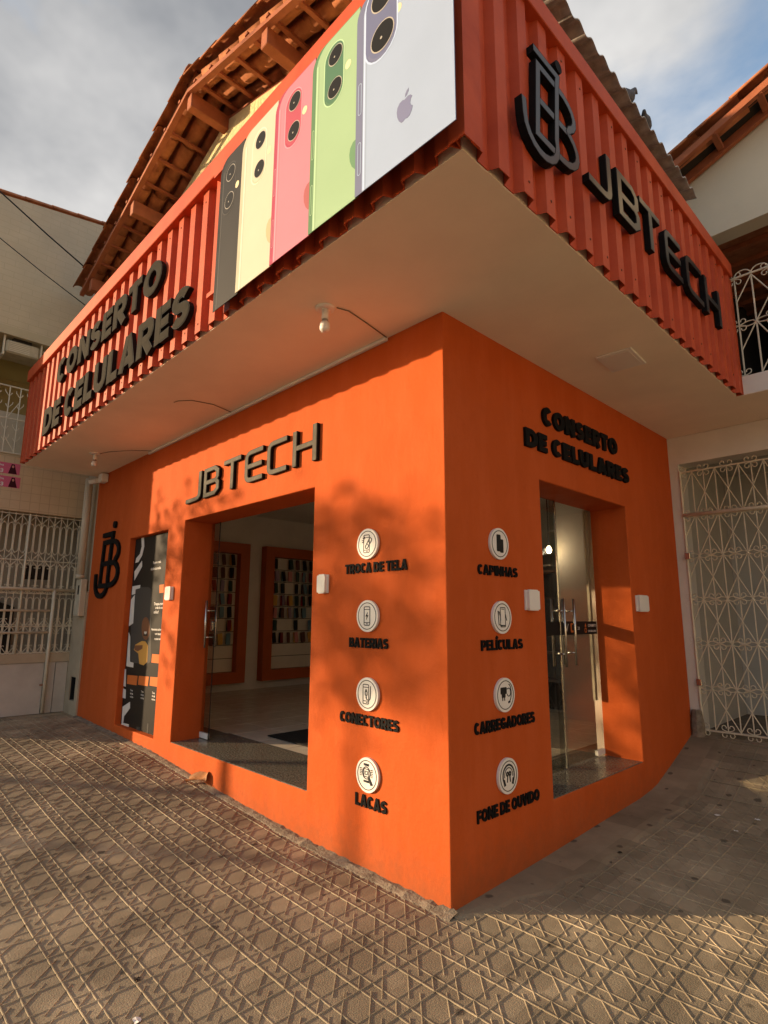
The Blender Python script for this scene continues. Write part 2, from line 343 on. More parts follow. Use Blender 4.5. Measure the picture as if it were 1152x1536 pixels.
# ------------------------------------------------------------------ ground
def lerp_tab(t, x):
    if x <= t[0][0]: return t[0][1]
    for (a, b), (c, d) in zip(t, t[1:]):
        if x <= c: return b+(d-b)*(x-a)/(c-a)
    return t[-1][1]
GL = [(0, 0), (1.24, .025), (2.4, .09), (3.34, .155), (3.76, .185), (4.9, .22), (6.06, .25), (8, .27)]
GR = [(0, 0), (1.0, .028), (1.67, .055), (2.4, .08), (2.7, .11), (3.12, .235), (3.68, .415), (4.2, .44)]
def gz(x, y): return lerp_tab(GL, max(0, -x))+lerp_tab(GR, max(0, y))
H = 3.368; XN = -6.55; YN = -2.14; YG = 3.68

g = MB()
gx = [-60, -30, -14, -10, -8]+[-6.6+i*.4 for i in range(0, 25)]+[5, 8, 14, 30, 60]; gy = [-60, -30, -14, -9, -6]+[-4+i*.4 for i in range(0, 21)]+[6, 10, 20, 60]
g.add([(x, y, (gz(x, y) if not (x < -.2 and y > .2) else .0)-.03) for y in gy for x in gx], [(j*len(gx)+i, j*len(gx)+i+1, (j+1)*len(gx)+i+1, (j+1)*len(gx)+i) for j in range(len(gy)-1) for i in range(len(gx)-1)])
tag(g.build('ground', CONC), kind='structure')
b = MB(); b.add([(-60, -60, -.012), (60, -60, -.012), (60, -5.6, -.012), (-60, -5.6, -.012)], [(0, 1, 2, 3)])
tag(b.build('street', ASPH), kind='structure')

# embossed paving tiles
T = .2175; U = T/3; OX, OY = .125, -.1
def ridge(b, p, q, w=.0056, h=.0030):
    p, q = Vector(p), Vector(q); t = (q-p).normalized(); n = Vector((-t.y, t.x))
    a0, a1, a2, a3 = p-n*w/2, p+n*w/2, q+n*w/2, q-n*w/2; k = .28; c0, c1, c2, c3 = p-n*w*k+t*.002, p+n*w*k+t*.002, q+n*w*k-t*.002, q-n*w*k-t*.002
    b.add([(v.x, v.y, 0) for v in (a0, a1, a2, a3)]+[(v.x, v.y, h) for v in (c0, c1, c2, c3)], [(7, 6, 5, 4), (0, 3, 7, 4), (2, 1, 5, 6), (1, 0, 4, 5), (3, 2, 6, 7)])
def tile_geo():
    b = MB(); e_ = .0013
    b.add([(e_, e_, 0), (T-e_, e_, 0), (T-e_, T-e_, 0), (e_, T-e_, 0), (e_, e_, -.02), (T-e_, e_, -.02), (T-e_, T-e_, -.02), (e_, T-e_, -.02)], [(0, 1, 2, 3), (1, 0, 4, 5), (2, 1, 5, 6), (3, 2, 6, 7), (0, 3, 7, 4)])
    ridge(b, (0, .004), (T, .004), .0072, .0040); ridge(b, (.004, .008), (.004, T), .0072, .0037)
    ridge(b, (0, U), (T, U)); ridge(b, (2*U, .008), (2*U, T), .0056, .0028)
    for (p, q) in (((-.45, 2.35), (1.45, .45)), ((.55, 3.45), (2.45, 1.55)), ((2.05, .95), (2.95, .05))):
        ridge(b, (p[0]*U, p[1]*U), (q[0]*U, q[1]*U), .0056, .0034)
    return b
TG = tile_geo(); tile_me = TG.mesh('paving_tile', PAVE); tile_me.materials.append(PAVE_WORN)
for q_, p_ in enumerate(tile_me.polygons): p_.material_index = 1 if q_ >= 5 else 0
pav = thing('pavement', (0, -1, 0), kind='structure')
cells = []
for i in range(-33, 16):
    for j in range(-20, 19):
        x, y = OX+i*T, OY+j*T
        if x+T/2 < XN+.02 or x > 3.3 or y < -4.4: continue
        if y > -.05 and x < -.1: continue
        if y+T > YG+.3: continue
        c = Vector((x+T/2, y+T/2, gz(x+T/2, y+T/2))); d = c-CAM; fw = d.dot(cf)
        vis = fw > .3 and abs(d.dot(cr)/fw*FPX) < 600 and abs(d.dot(cu)/fw*FPX) < 800
        cells.append((0 if vis else 1, d.length, x, y))
cells.sort()
rest = MB()
for k, (nv, dist, x, y) in enumerate(cells):
    z = gz(x+T/2, y+T/2)
    sxx = (gz(x+T, y+T/2)-gz(x, y+T/2))/T; syy = (gz(x+T/2, y+T)-gz(x+T/2, y))/T
    jz = random.uniform(-.0012, .0012)
    if k < 300:
        put('paving_tile', tile_me, pav, (x, y, z-sxx*T/2-syy*T/2+jz), (math.atan(syy), -math.atan(sxx), 0))
    else:
        n = len(rest.v)
        rest.v += [(x+v[0], y+v[1], z+(v[0]-T/2)*sxx+(v[1]-T/2)*syy+v[2]+jz) for v in TG.v]; rest.f += [tuple(q+n for q in f) for f in TG.f]
rest_o = tag(rest.build('paving_tiles_far', PAVE, pav), kind='stuff'); rest_o.data.materials.append(PAVE_WORN)
for q_, p_ in enumerate(rest_o.data.polygons): p_.material_index = 1 if q_ % len(TG.f) >= 5 else 0
# plain concrete strip at the foot of the right wall and round the corner
b = MB(); ys = [-.02+i*.12 for i in range(32)]
for i, y in enumerate(ys):
    w = .03+.29*min(1, max(0, y/.95))**.7+.02*math.sin(i*1.7)+.014*math.sin(i*4.1)
    b.v += [(-.02, y, gz(0, y)+.007), (w*.5, y, gz(0, y)+.0085), (w*.9, y, gz(0, y)+.0062), (w+.03, y, gz(0, y)-.004)]
for i in range(len(ys)-1):
    for k in range(3): b.f.append((i*4+k, i*4+k+1, i*4+4+k+1, i*4+4+k))
tag(b.build('concrete_strip', PAVE), kind='structure')
# crumbling mortar along the foot of the left wall
b = MB(); nm = 150
for i in range(nm+1):
    x = .035-6.1*i/nm; rr_ = random.uniform(.5, 1)*(1.0 if x > -1.6 else .55); z = gz(x, 0)
    b.v += [(x, .01, z+.012+.022*rr_*random.random()), (x, -.02-.012*rr_, z+.010+.016*rr_*random.random()), (x, -.04-.035*rr_*random.uniform(.5, 1), z+.005), (x, -.055-.045*rr_, z-.02)]
for i in range(nm):
    for k in range(3): b.f.append((i*4+k, i*4+k+1, i*4+4+k+1, i*4+4+k))
tag(b.build('mortar_edge', MORTAR), kind='structure')

# ------------------------------------------------------------------ shop building
shop = thing('shop_building', (-3, 1.5, 0), 'orange corner shop with red corrugated metal fascia and a clay tiled gable roof', 'shop building')
D1, D2, DZ0, DZ1 = -1.257, -3.379, .338, 2.452           # left doorway
E1, E2, EZ0, EZ1 = 1.057, 2.495, .340, 2.479             # right doorway
P1, P2, PZ0, PZ1 = -3.765, -4.80, .315, 2.40             # poster recess
LE, RE = -6.085, 3.665
wall_mesh(FL(0), LE, 0, -.12, H+.02, [(D2, D1, DZ0, DZ1), (P2, P1, PZ0, PZ1)], -.33, 0).build('wall', ORANGE, shop)
wall_mesh(FR(0), .33, RE, -.12, H+.02, [(E1, E2, EZ0, EZ1)], -.33, -.0).build('wall', ORANGE, shop)
MB().box(P2+.001, P1-.001, .072, .30, PZ0, PZ1).build('recess_back', DARK, shop)
import bmesh
for o_ in [c for c in shop.children if c.name.startswith('wall')]:
    bm = bmesh.new(); bm.from_mesh(o_.data); bmesh.ops.remove_doubles(bm, verts=bm.verts, dist=.0005)
    es = [e_ for e_ in bm.edges if len(e_.link_faces) == 2 and e_.calc_face_angle() > .6 and not all(abs(v.co.y-.33) < .002 for v in e_.verts)
          and not all(v.co.z > H or v.co.z < 0 for v in e_.verts) and not all(v.co.x < -.32 and v.co.y > .32 for v in e_.verts)]
    bmesh.ops.bevel(bm, geom=es, offset=.009, segments=3, profile=.5, affect='EDGES', clamp_overlap=True)
    bm.to_mesh(o_.data); bm.free(); o_.data.update()
# granite sills
MB().cbox(D2+.002, D1-.002, .006, .62, DZ0-.05, DZ0+.004, .003).build('door_sill', GRANITE, shop)
MB().cbox(-.55, -.006, E1+.002, E2-.002, EZ0-.05, EZ0+.004, .003).build('door_sill', GRANITE, shop)
# soffit slab of the overhang
OL, OR_ = .905, .865
CE = 2.845
b = MB(); b.add([(-6.09, -OL, H), (OR_, -OL, H), (OR_, YG+.1, H), (-6.09, YG+.1, H)], [(3, 2, 1, 0)]); b.add([(-6.09, -OL, H+.2), (OR_, -OL, H+.2), (OR_, YG+.1, H+.2), (-6.09, YG+.1, H+.2)], [(0, 1, 2, 3)])
b.add([(-6.09, -OL, H), (OR_, -OL, H), (OR_, -OL, H+.2), (-6.09, -OL, H+.2)], [(0, 1, 2, 3)]); b.add([(OR_, -OL, H), (OR_, CE, H), (OR_, CE, H+.2), (OR_, -OL, H+.2)], [(0, 1, 2, 3)]); b.add([(-6.09, -OL, H), (-6.09, YG, H), (-6.09, YG, H+.2), (-6.09, -OL, H+.2)], [(3, 2, 1, 0)])
b.build('soffit', SOFFIT, shop)
# upper storey behind the fascia, with the textured gable
AX, AZ, SL = -3.02, 6.87, .30
b = MB(); F = FL(0)
b.poly(F, [(-6.09, H+.2), (.3, H+.2), (.3, AZ-SL*(.3-AX)-.0), (AX, AZ), (-6.09, AZ-SL*(AX+6.09))], -.25, 0)
b.build('gable_wall', YELLOW, shop)
b = MB(); F = FR(.28)
b.poly(F, [(.26, H+.2), (3.0, H+.2), (3.0, 4.9), (.26, 4.9)], -.2, 0)
b.build('upper_wall', WHITE_WALL, shop)

# corrugated container sheets
ZT = 4.44; PITCH_ = .194; DEP = .042
def corr_profile(u0, u1, up=.40, sl_=.11):
    pts = []; u = u0; p = PITCH_
    while u < u1:
        for (a, d) in ((0, DEP), (p*up, DEP), (p*(up+sl_), 0), (p*(1-sl_), 0)):
            if u+a < u1: pts.append((u+a, d))
        u += p
    pts.append((u1, DEP)); return pts
def corr_sheet(F, u0, u1, z0, z1):
    pr = corr_profile(u0, u1); b = MB(); n = len(pr)
    for (u, d) in pr: b.v += [F(u, z0, d), F(u, z1, d), F(u, z0, d-.004), F(u, z1, d-.004)]
    for i in range(n-1):
        a, c = i*4, i*4+4
        b.f += [(a, c, c+1, a+1), (c+2, a+2, a+3, c+3), (a+2, c+2, c, a), (a+1, c+1, c+3, a+3)]
    return b
CL_ = -6.03
cs1 = corr_sheet(FL(-OL-.006), CL_, OR_+.004, H+.004, ZT).build('corrugated_sheet', STEEL_RED, shop)
cs2 = corr_sheet(FR(OR_+.006), -OL-.004, CE, H+.004, ZT+.02).build('corrugated_sheet', STEEL_RED, shop)
# corner angle, end flange and top rails
b = MB(); o0 = DEP+.012
b.poly(lambda u, v, d: (u, v, d), [(OR_-.03, -OL-o0), (OR_+o0, -OL-o0), (OR_+o0, -OL+.05), (OR_+o0-.006, -OL+.05), (OR_+o0-.006, -OL-o0+.006), (OR_-.03, -OL-o0+.006)], H+.004, ZT)
b.build('corner_angle', STEEL_RED, shop)
MB().cbox(CL_-.012, OR_+.072, -OL-.085, -OL+.05, ZT, ZT+.145, .004).build('top_rail', STEEL_RED, shop)
MB().cbox(OR_-.05, OR_+.070, -OL+.051, CE+.012, ZT+.02, ZT+.143, .004).build('top_rail', STEEL_RED, shop)
MB().box(CL_-.010, CL_-.004, -OL-.054, -OL+.2, H+.004, ZT).build('end_flange', STEEL_RED, shop)
MB().box(OR_-.1, OR_+.054, CE+.004, CE+.012, H+.004, ZT).build('end_flange', STEEL_RED, shop)

SCREW = mat('rusty_screw', (.16, .05, .025), .7, .3, 40)
scm = MB(); scm.lathe([(.007, 0), (.007, .002), (.004, .004)], 8); scm = scm.mesh('screw', SCREW)
for k in range(19):
    y = -OL+PITCH_*k+.04
    for z in (3.46, 4.38, 3.9):
        if y < CE-.03 and random.random() < .75: put('screw', scm, cs2, (OR_+.006+DEP, y+random.uniform(-.01, .01), z+random.uniform(-.02, .02)), (0, math.pi/2, 0))
for k in range(25):
    x = CL_+PITCH_*k+.04
    for z in (3.44, 4.37):
        if random.random() < .75: put('screw', scm, cs1, (x, -OL-.006-DEP, z+random.uniform(-.02, .02)), (math.pi/2, 0, 0))
# gable roof: purlins, verge rafters, battens and barrel tiles
roof = MB()
cosS = math.cos(math.atan(SL)); sinS = math.sin(math.atan(SL))
YV = -.46
def rp(s, side, off=0):   # point along the slope, s from the ridge; off = height above purlin-top plane
    return AX+side*s*cosS, AZ+.0-s*sinS+off
roof.add([(AX-3.5*cosS, 1.5, AZ+.07-3.5*sinS), (AX, 1.5, AZ+.07), (AX+3.5*cosS, 1.5, AZ+.07-3.5*sinS), (AX-3.5*cosS, 7, AZ+.07-3.5*sinS), (AX, 7, AZ+.07), (AX+3.5*cosS, 7, AZ+.07-3.5*sinS)], [(0, 1, 4, 3), (1, 2, 5, 4)])
roof_o = roof.build('roof', TERRA, shop)
def purlin(s, side, w=.10, h=.17):
    x, z = rp(s, side); MB().cbox(x-w/2, x+w/2, YV+.03, .8, z-h+.02, z+.02, .006).build('purlin', TERRA_W, roof_o)
purlin(0, 1); purlin(1.52, -1); purlin(1.52, 1); purlin(2.95, -1); purlin(2.95, 1)
for side in (-1, 1):
    for (y0, w) in ((YV+.0, .055), (.02, .06)):       # rafter along the verge and along the wall
        b = MB(); n = 2
        (xa, za_), (xb, zb) = rp(0, side, .022), rp(3.32, side, .022)
        for (x, z) in ((xa, za_), (xb, zb)): b.v += [(x, y0, z), (x, y0+w, z), (x, y0+w, z+.045), (x, y0, z+.045)]
        b.f = [(0, 1, 5, 4), (1, 2, 6, 5), (2, 3, 7, 6), (3, 0, 4, 7), (3, 2, 1, 0), (4, 5, 6, 7)] if side > 0 else [(4, 5, 1, 0), (5, 6, 2, 1), (6, 7, 3, 2), (7, 4, 0, 3), (0, 1, 2, 3), (7, 6, 5, 4)]
        b.build('rafter', TERRA_W, roof_o)
    s = .18
    while s < 3.3:
        x, z = rp(s, side, .067); b = MB()
        for dz in (0, 1):
            b.v += [(x-.02, YV-.01, z+.028*dz), (x+.02, YV-.01, z+.028*dz), (x+.02, 1.5, z+.028*dz), (x-.02, 1.5, z+.028*dz)]
        b.f = [(3, 2, 1, 0), (4, 5, 6, 7), (0, 1, 5, 4), (1, 2, 6, 5), (2, 3, 7, 6), (3, 0, 4, 7)]
        b.build('batten', TERRA_W, roof_o); s += .36
def barrel(length, r0, r1, th=.013, up=1, n=7):
    b = MB()
    for (q, r) in ((0, r0), (length, r1)):
        for rr_ in (r, r-th):
            for k in range(n):
                a = math.pi*(.06+.88*k/(n-1)); b.v.append((q, rr_*math.cos(a), up*(rr_*math.sin(a))))
    A, B, C, D = 0, n, 2*n, 3*n
    for k in range(n-1):
        b.f += [(A+k, A+k+1, C+k+1, C+k), (B+k+1, B+k, D+k, D+k+1), (A+k+1, A+k, B+k, B+k+1), (C+k, C+k+1, D+k+1, D+k)]
    b.f += [(A, C, D, B), (C+n-1, A+n-1, B+n-1, D+n-1)]
    if up < 0: b.f = [tuple(reversed(f)) for f in b.f]
    return b
capme = barrel(.46, .096, .080, up=1).mesh('roof_tile', TERRA, True); chme = barrel(.46, .080, .096, up=-1).mesh('roof_tile', TERRA, True)
for side in (-1, 1):
    for row in range(9):
        s0 = 3.42-row*.385
        if s0 < .1: continue
        x, z = rp(s0, side, .10)
        for k in range(8):
            y = YV+.02+k*.2
            jit = random.uniform(-.012, .012)
            rz = 0 if side < 0 else math.pi
            # local +x runs up the slope
            for (me, dyy, dz) in ((chme, .10, .095), (capme, 0, .075)):
                o = put('roof_tile', me, roof_o, (x+side*-jit, y+dyy, z+dz+random.uniform(-.004, .004)+.008*(row % 2)), (0, -math.atan(SL)-.02, rz+random.uniform(-.015, .015)))
for k in range(7):
    y = YV-.03+k*.38
    put('roof_tile', barrel(.42, .12, .105).mesh('ridge_tile', TERRA, True), roof_o, (AX, y, AZ+.20+random.uniform(-.006, .006)), (0, -.03, math.pi/2))
# fibre cement roof over the side wing
b = MB(); ny, P = 190, .165
y0_, y1_ = -.85, 2.42
for i in range(ny):
    y = y0_+(y1_-y0_)*i/(ny-1); w_ = .024*math.cos(2*math.pi*y/P)
    for (x, z) in ((.84, 5.07), (-.2, 5.37)):
        b.v += [(x, y, z+w_), (x, y, z+w_-.008)]
for i in range(ny-1):
    a, c = i*4, i*4+4
    b.f += [(a, c, c+2, a+2), (c+1, a+1, a+3, c+3), (a+1, c+1, c, a), (a+3, a+2, c+2, c+3)]
FIBRE = mat('fibre_cement', (.40, .38, .35), .9, .35, 12, .3, 60, c2=(.58, .56, .52))
b.build('corrugated_roof', FIBRE, shop)
MB().box(.36, .42, -.8, 2.4, 4.6, 5.15).build('roof_beam', TERRA_W, shop)

# ------------------------------------------------------------------ doors
def leaf(F, u0, u1, z0, z1, name='door_leaf'):
    b = MB(); b.poly(F, [(u0, z0), (u1, z0), (u1, z1), (u0, z1)], -.004, .004)
    return b.build(name, GLASS, shop)
def pull(F, u, z0, z1, parent):
    for s_ in (-1, 1):
        b = MB(); d = .055*s_
        b.tube([F(u, z0, d), F(u, z1, d)], .012, 8)
        b.build('handle', STEEL, parent, True)
    for z in (z0+.1, z1-.1):
        b = MB(); b.tube([F(u, z, -.055), F(u, z, .055)], .008, 8); b.build('handle_rod', STEEL, parent, True)
YD = .30; F = FL(YD)
le = leaf(F, -4.25, -3.215, DZ0+.012, DZ1+.06)
MB().poly(F, [(-3.215, DZ0+.012), (-3.209, DZ0+.012), (-3.209, DZ1+.06), (-3.215, DZ1+.06)], -.004, .004).build('glass_edge', INK, le)
pull(F, -3.30, 1.20, 1.66, le)
b = MB(); b.poly(F, rrect(-3.27, 1.36, -3.225, 1.46, .02), .004, .018); b.poly(F, rrect(-3.27, 1.36, -3.225, 1.46, .02), -.018, -.004); b.build('lock', STEEL, le)
MB().poly(F, [(-3.38, DZ0+.01), (-3.22, DZ0+.01), (-3.22, DZ0+.06), (-3.38, DZ0+.06)], -.012, .012).build('bottom_clamp', WHITE, le)
XD = -.31; F = FR(XD)
EM = 1.80
l1 = leaf(F, E1-.05, EM, EZ0+.014, EZ1+.06); l2 = leaf(FR(XD-.03), EM-.03, E2+.02, EZ0+.014, EZ1+.06)
MB().poly(F, [(EM, EZ0+.014), (EM+.010, EZ0+.014), (EM+.010, EZ1+.06), (EM, EZ1+.06)], -.006, .006).build('glass_edge', STEEL, l1)
pull(F, EM-.02, 1.12, 1.66, l1); pull(FR(XD-.03), EM+.20, 1.12, 1.66, l2)
MB().poly(FR(XD-.03), [(E2-.13, EZ0+.016), (E2+.0, EZ0+.016), (E2+.0, EZ0+.055), (E2-.13, EZ0+.055)], -.014, .014).build('bottom_clamp', WHITE, l2)
MB().poly(FR(XD-.03), [(E2-.075, .80), (E2-.035, .80), (E2-.035, EZ1), (E2-.075, EZ1)], -.03, -.008).build('conduit', PVC, l2)

# ------------------------------------------------------------------ lettering
def g_heavy(ch, t):
    h = t/2; b_ = (1-t)/4
    if ch in 'Íí': s_, w = g_heavy('I', t); return s_+[([(h-.03, 1.08), (h+.14, 1.30)], False)], w
    W = {'I': t, 'E': .60, 'F': .58, 'L': .58, 'T': .68, 'A': .84, 'V': .82, 'C': .70, 'O': .86, 'D': .80, 'G': .84, 'S': .68, 'R': .74, 'P': .70, 'B': .72, 'N': .80, 'H': .76, 'U': .76, 'K': .76}[ch]
    vert = ([(h, 0), (h, 1)], False)
    hz = lambda y, x1, x0=h: ([(x0, y), (x1, y)], False)
    bowl = lambda y0, y1, w: ([(h, y0)]+arc(w-h-(y1-y0)/2*.8, (y0+y1)/2, (y1-y0)/2*.8, (y1-y0)/2, -90, 90, 8)+[(h, y1)], False)
    ell = lambda a0, a1: (arc(W/2, .5, W/2-h, .5-h, a0, a1, 18), False)
    return {
        'I': lambda: [vert], 'E': lambda: [vert, hz(h, W), hz(.5, W*.92), hz(1-h, W)], 'F': lambda: [vert, hz(.46, W*.92), hz(1-h, W)],
        'L': lambda: [vert, hz(h, W)], 'T': lambda: [([(W/2, 0), (W/2, 1)], False), hz(1-h, W, 0)],
        'A': lambda: [([(h*1.05, 0), (W/2-.02, 1)], False), ([(W-h*1.05, 0), (W/2+.02, 1)], False), hz(.27, W*.75, W*.25)],
        'V': lambda: [([(h*1.05, 1), (W/2-.02, 0)], False), ([(W-h*1.05, 1), (W/2+.02, 0)], False)],
        'C': lambda: [ell(42, 318)], 'G': lambda: [ell(42, 335), ([(W*.5, .45), (W-h*.9, .45), (W-h*.9, .16)], False)],
        'O': lambda: [(arc(W/2, .5, W/2-h, .5-h, 0, 342, 19), True)],
        'D': lambda: [([(h, h), (W*.4, h)]+arc(W*.45, .5, W*.55-h, .5-h, -80, 80, 10)+[(W*.4, 1-h), (h, 1-h)], True)],
        'S': lambda: [(arc(W/2, .5+b_, W/2-h, b_, 25, 270, 12)+arc(W/2, .5-b_, W/2-h, b_, 90, -155, 12)[1:], False)],
        'P': lambda: [vert, bowl(.40, 1-h, W)], 'R': lambda: [vert, bowl(.44, 1-h, W), ([(W*.45, .44), (W-h*.9, 0)], False)],
        'B': lambda: [vert, bowl(h, .5, W), bowl(.5, 1-h, W*.95)],
        'N': lambda: [vert, ([(W-h, 0), (W-h, 1)], False), ([(h*.9, 1), (W-h*.9, 0)], False)],
        'H': lambda: [vert, ([(W-h, 0), (W-h, 1)], False), hz(.5, W)],
        'U': lambda: [([(h, 1), (h, .42)]+arc(W/2, W/2-h+h, W/2-h, W/2-h, 180, 360, 10)+[(W-h, .42), (W-h, 1)], False)],
        'K': lambda: [vert, ([(h, .45), (W-h, 1)], False), ([(h*2, .5), (W-h, 0)], False)],
    }[ch](), W
def g_tech(ch, t):
    h = t/2; r = .16
    W = {'J': .72, 'B': .74, 'T': .78, 'E': .76, 'C': .80, 'H': .84}[ch]
    lc = lambda y, s_: None
    Cp = [(W, 1-h), (h+r, 1-h)]+arc(h+r, 1-h-r, r, r, 90, 180, 3)[1:]+arc(h+r, h+r, r, r, 180, 270, 3)+[(W, h)]
    return {
        'J': [([(0, h), (W-h-r, h)]+arc(W-h-r, h+r, r, r, -90, 0, 3)[1:]+[(W-h, 1)], False)],
        'B': [([(h, h), (W-h-.14, h), (W-h, .2), (W-h, .40), (W-h-.10, .5), (W-h-.02, .60), (W-h-.02, .80), (W-h-.16, 1-h), (h, 1-h)], True), ([(h, .5), (W-h-.06, .5)], False)],
        'T': [([(0, 1-h), (W, 1-h)], False), ([(W/2, 0), (W/2, 1)], False)],
        'E': [(Cp, False), ([(h+.05, .5), (W*.95, .5)], False)], 'C': [(Cp, False)],
        'H': [([(h, 0), (h, 1)], False), ([(W-h, 0), (W-h, 1)], False), ([(h, .5), (W-h, .5)], False)],
    }[ch], W
def letter_mesh(F, ch, u, v, su, sv, t, d0, d1, m, glyph, parent, shear=0, face=None):
    st, W = glyph(ch, t); b = MB(); fb = MB()
    for k, (pts, cl) in enumerate(st):
        # ribbon in unit space, mapped to the wall
        G = lambda p, q, d: F(u+p*su, v+q*sv+shear*(p*su), d)
        b.ribbon(G, pts, t, d0, d1-k*.0005, cl)
        if face: fb.ribbon(G, pts, t*.80, d1-k*.0005+.0001, d1-k*.0005+.0022, cl)
    o = b.build('letter', m, parent)
    if face: fb.build('letter_face', face, o)
    return o, W
def text(F, s, u0, u1, v, hgt, d0, d1, m, parent, t=.27, glyph=g_heavy, gap=.10, space=.28, slope=0, slots=None, face=None):
    if slots:
        for ch, (a, b_) in zip(s, slots):
            W = glyph(ch, t)[1]; letter_mesh(F, ch, a, v+slope*(a-u0), (b_-a)/W, hgt, t, d0, d1, m, glyph, parent, slope, face)
        return
    tot = sum((space if c == ' ' else glyph(c, t)[1])+gap for c in s)-gap; k = (u1-u0)/tot; u = 0
    for c in s:
        if c != ' ':
            letter_mesh(F, c, u0+u*k, v+slope*u*k, k, hgt, t, d0, d1, m, glyph, parent, slope, face)
        u += (space if c == ' ' else glyph(c, t)[1])+gap
def sign(loc, label, cat='sign', name='letter_sign', group=None): return thing(name, loc, label, cat, group)

# raised JBTECH over the left doorway
s1 = sign((-2.3, -.03, 2.62), 'metallic grey letters JBTECH on the orange wall over the wide sunlit doorway')
JL = [(x0, x1) for x0, x1 in ((278, 301), (303, 327), (332, 358), (363, 390.5), (396, 426), (434, 471))]
sl_ = [(PX(1, -.05, a, 720).x, PX(1, -.05, c, 700).x) for a, c in JL]
text(FL(0), 'JBTECH', sl_[0][0], 0, 2.605, .285, .001, .030, BLACK, s1, t=.15, glyph=g_tech, slots=sl_, slope=.022, face=METALF)
# CONSERTO DE CELULARES on the left container side
s2 = sign((-3, -.98, 3.45), 'thick black letters CONSERTO DE CELULARES on the sunlit red corrugated fascia')
F = FL(-OL-DEP-.008)
text(F, 'CONSERTO', -4.62, -1.93, 3.965, .275, .0, .035, BLACK, s2, t=.25, gap=.08, face=BRUSHED)
text(F, 'DE CELULARES', -4.98, -1.40, 3.475, .30, .0, .035, BLACK, s2, t=.25, gap=.07, space=.22, face=BRUSHED)
# JBTECH on the right container side
s3 = sign((.95, 1.1, 3.76), 'black letters JBTECH mounted on the shaded red corrugated fascia')
F = FR(OR_+DEP+.008)
sl3 = [(.06, .345), (.42, .73), (.745, 1.06), (1.13, 1.43), (1.52, 1.86), (1.92, 2.30)]
text(F, 'JBTECH', .06, 0, 3.755, .30, 0, .036, BLACK, s3, t=.155, glyph=g_tech, slots=sl3, face=SATIN)
# CONSERTO DE CELULARES over the right doorway
s4 = sign((.03, 1.7, 2.68), 'black letters CONSERTO DE CELULARES on the orange wall over the narrow glass door')
F = FR(0)
text(F, 'CONSERTO', 1.115, 2.37, 2.905, .145, .001, .022, BLACK, s4, t=.27, gap=.09, slope=.012)
text(F, 'DE CELULARES', .865, 2.575, 2.69, .135, .001, .022, BLACK, s4, t=.27, gap=.08, space=.22, slope=.005)

# monogram: a B crossed by a hooked J with a dot
def monogram(F, u0, v0, w, h, d0, d1, m, label, loc, face=None):
    r = sign(loc, label, name='monogram_sign'); t = .064
    def P(x, y): return (u0+x*w, v0+y*h)
    # outline in unit box, then scaled: strokes are widened in world units
    Bp = [P(.23, .155), P(.62, .155)]+[P(*q) for q in arc(.66, .315, .30, .16, -90, 60, 7)]+[P(.80, .465)]+[P(*q) for q in arc(.64, .615, .29, .145, -50, 90, 7)]+[P(.29, .76)]
    Jp = [P(.22, .865), P(.64, .865), P(.62, .78)]+[P(.56, .26)]+[P(*q) for q in arc(.30, .20, .27, .19, 0, -180, 9)]+[P(.02, .33)]
    sw = t*h
    parts = [('letter', Bp, True, d1), ('letter', Jp, False, d1+.0012), ('letter', [P(.26, .46), P(.80, .46)], False, d1-.0012)]
    for n_, pts, cl, dd in parts:
        b = MB(); b.ribbon(F, pts, sw, d0, dd, cl); o = b.build(n_, m, r)
        if face: MB().ribbon(F, pts, sw*.8, dd+.0001, dd+.0006, cl).build('letter_face', face, o)
    b = MB(); b.poly(F, [P(*q) for q in arc(.68, .985, .050*h/w, .050, 0, 345, 17)], d0, d1); b.build('dot', m, r)
monogram(FL(0), -5.83, 1.735, .80, .90, .001, .03, BLACK, 'black JB monogram flat on the shaded orange wall beside the black poster', (-5.43, -.03, 1.72))
monogram(FR(OR_+DEP+.006), -.565, 3.60, .535, .66, .0, .036, BLACK, 'black JB monogram standing off the red corrugated fascia beside the letters JBTECH', (.95, -.3, 3.6), SATIN)

# ------------------------------------------------------------------ round service signs and their words
def disc(F, u, v, r, draw, label, loc):
    o = thing('round_sign', loc, label, 'round sign')
    b = MB(); ring = arc(u, v, r, r, 0, 350, 35); b.poly(F, ring, .001, .018); b.build('plate', WHITE, o)
    b = MB(); b.ribbon(F, arc(u, v, r*.83, r*.83, 0, 350, 35), r*.045, .0182, .0196, True); b.build('ring', INK, o)
    b = MB(); k = [0]
    def S(pts, w=.05, closed=False):
        k[0] += 1; b.ribbon(F, [(u+x*r, v+y*r) for x, y in pts], w*r, .0182, .0196+k[0]*.0002, closed)
    def Pf(pts):
        k[0] += 1; b.poly(F, [(u+x*r, v+y*r) for x, y in pts], .0182, .0196+k[0]*.0002)
    draw(S, Pf); b.build('icon', INK, o)
def phone(S, x0=-.27, x1=.27, y0=-.58, y1=.58):
    S(rrect(x0, y0, x1, y1, .07, 2), .05, True); S([(x0, y1-.17), (x1, y1-.17)], .04); S([(x0, y0+.17), (x1, y0+.17)], .04); S([(-.06, y0+.09), (.06, y0+.09)], .05)
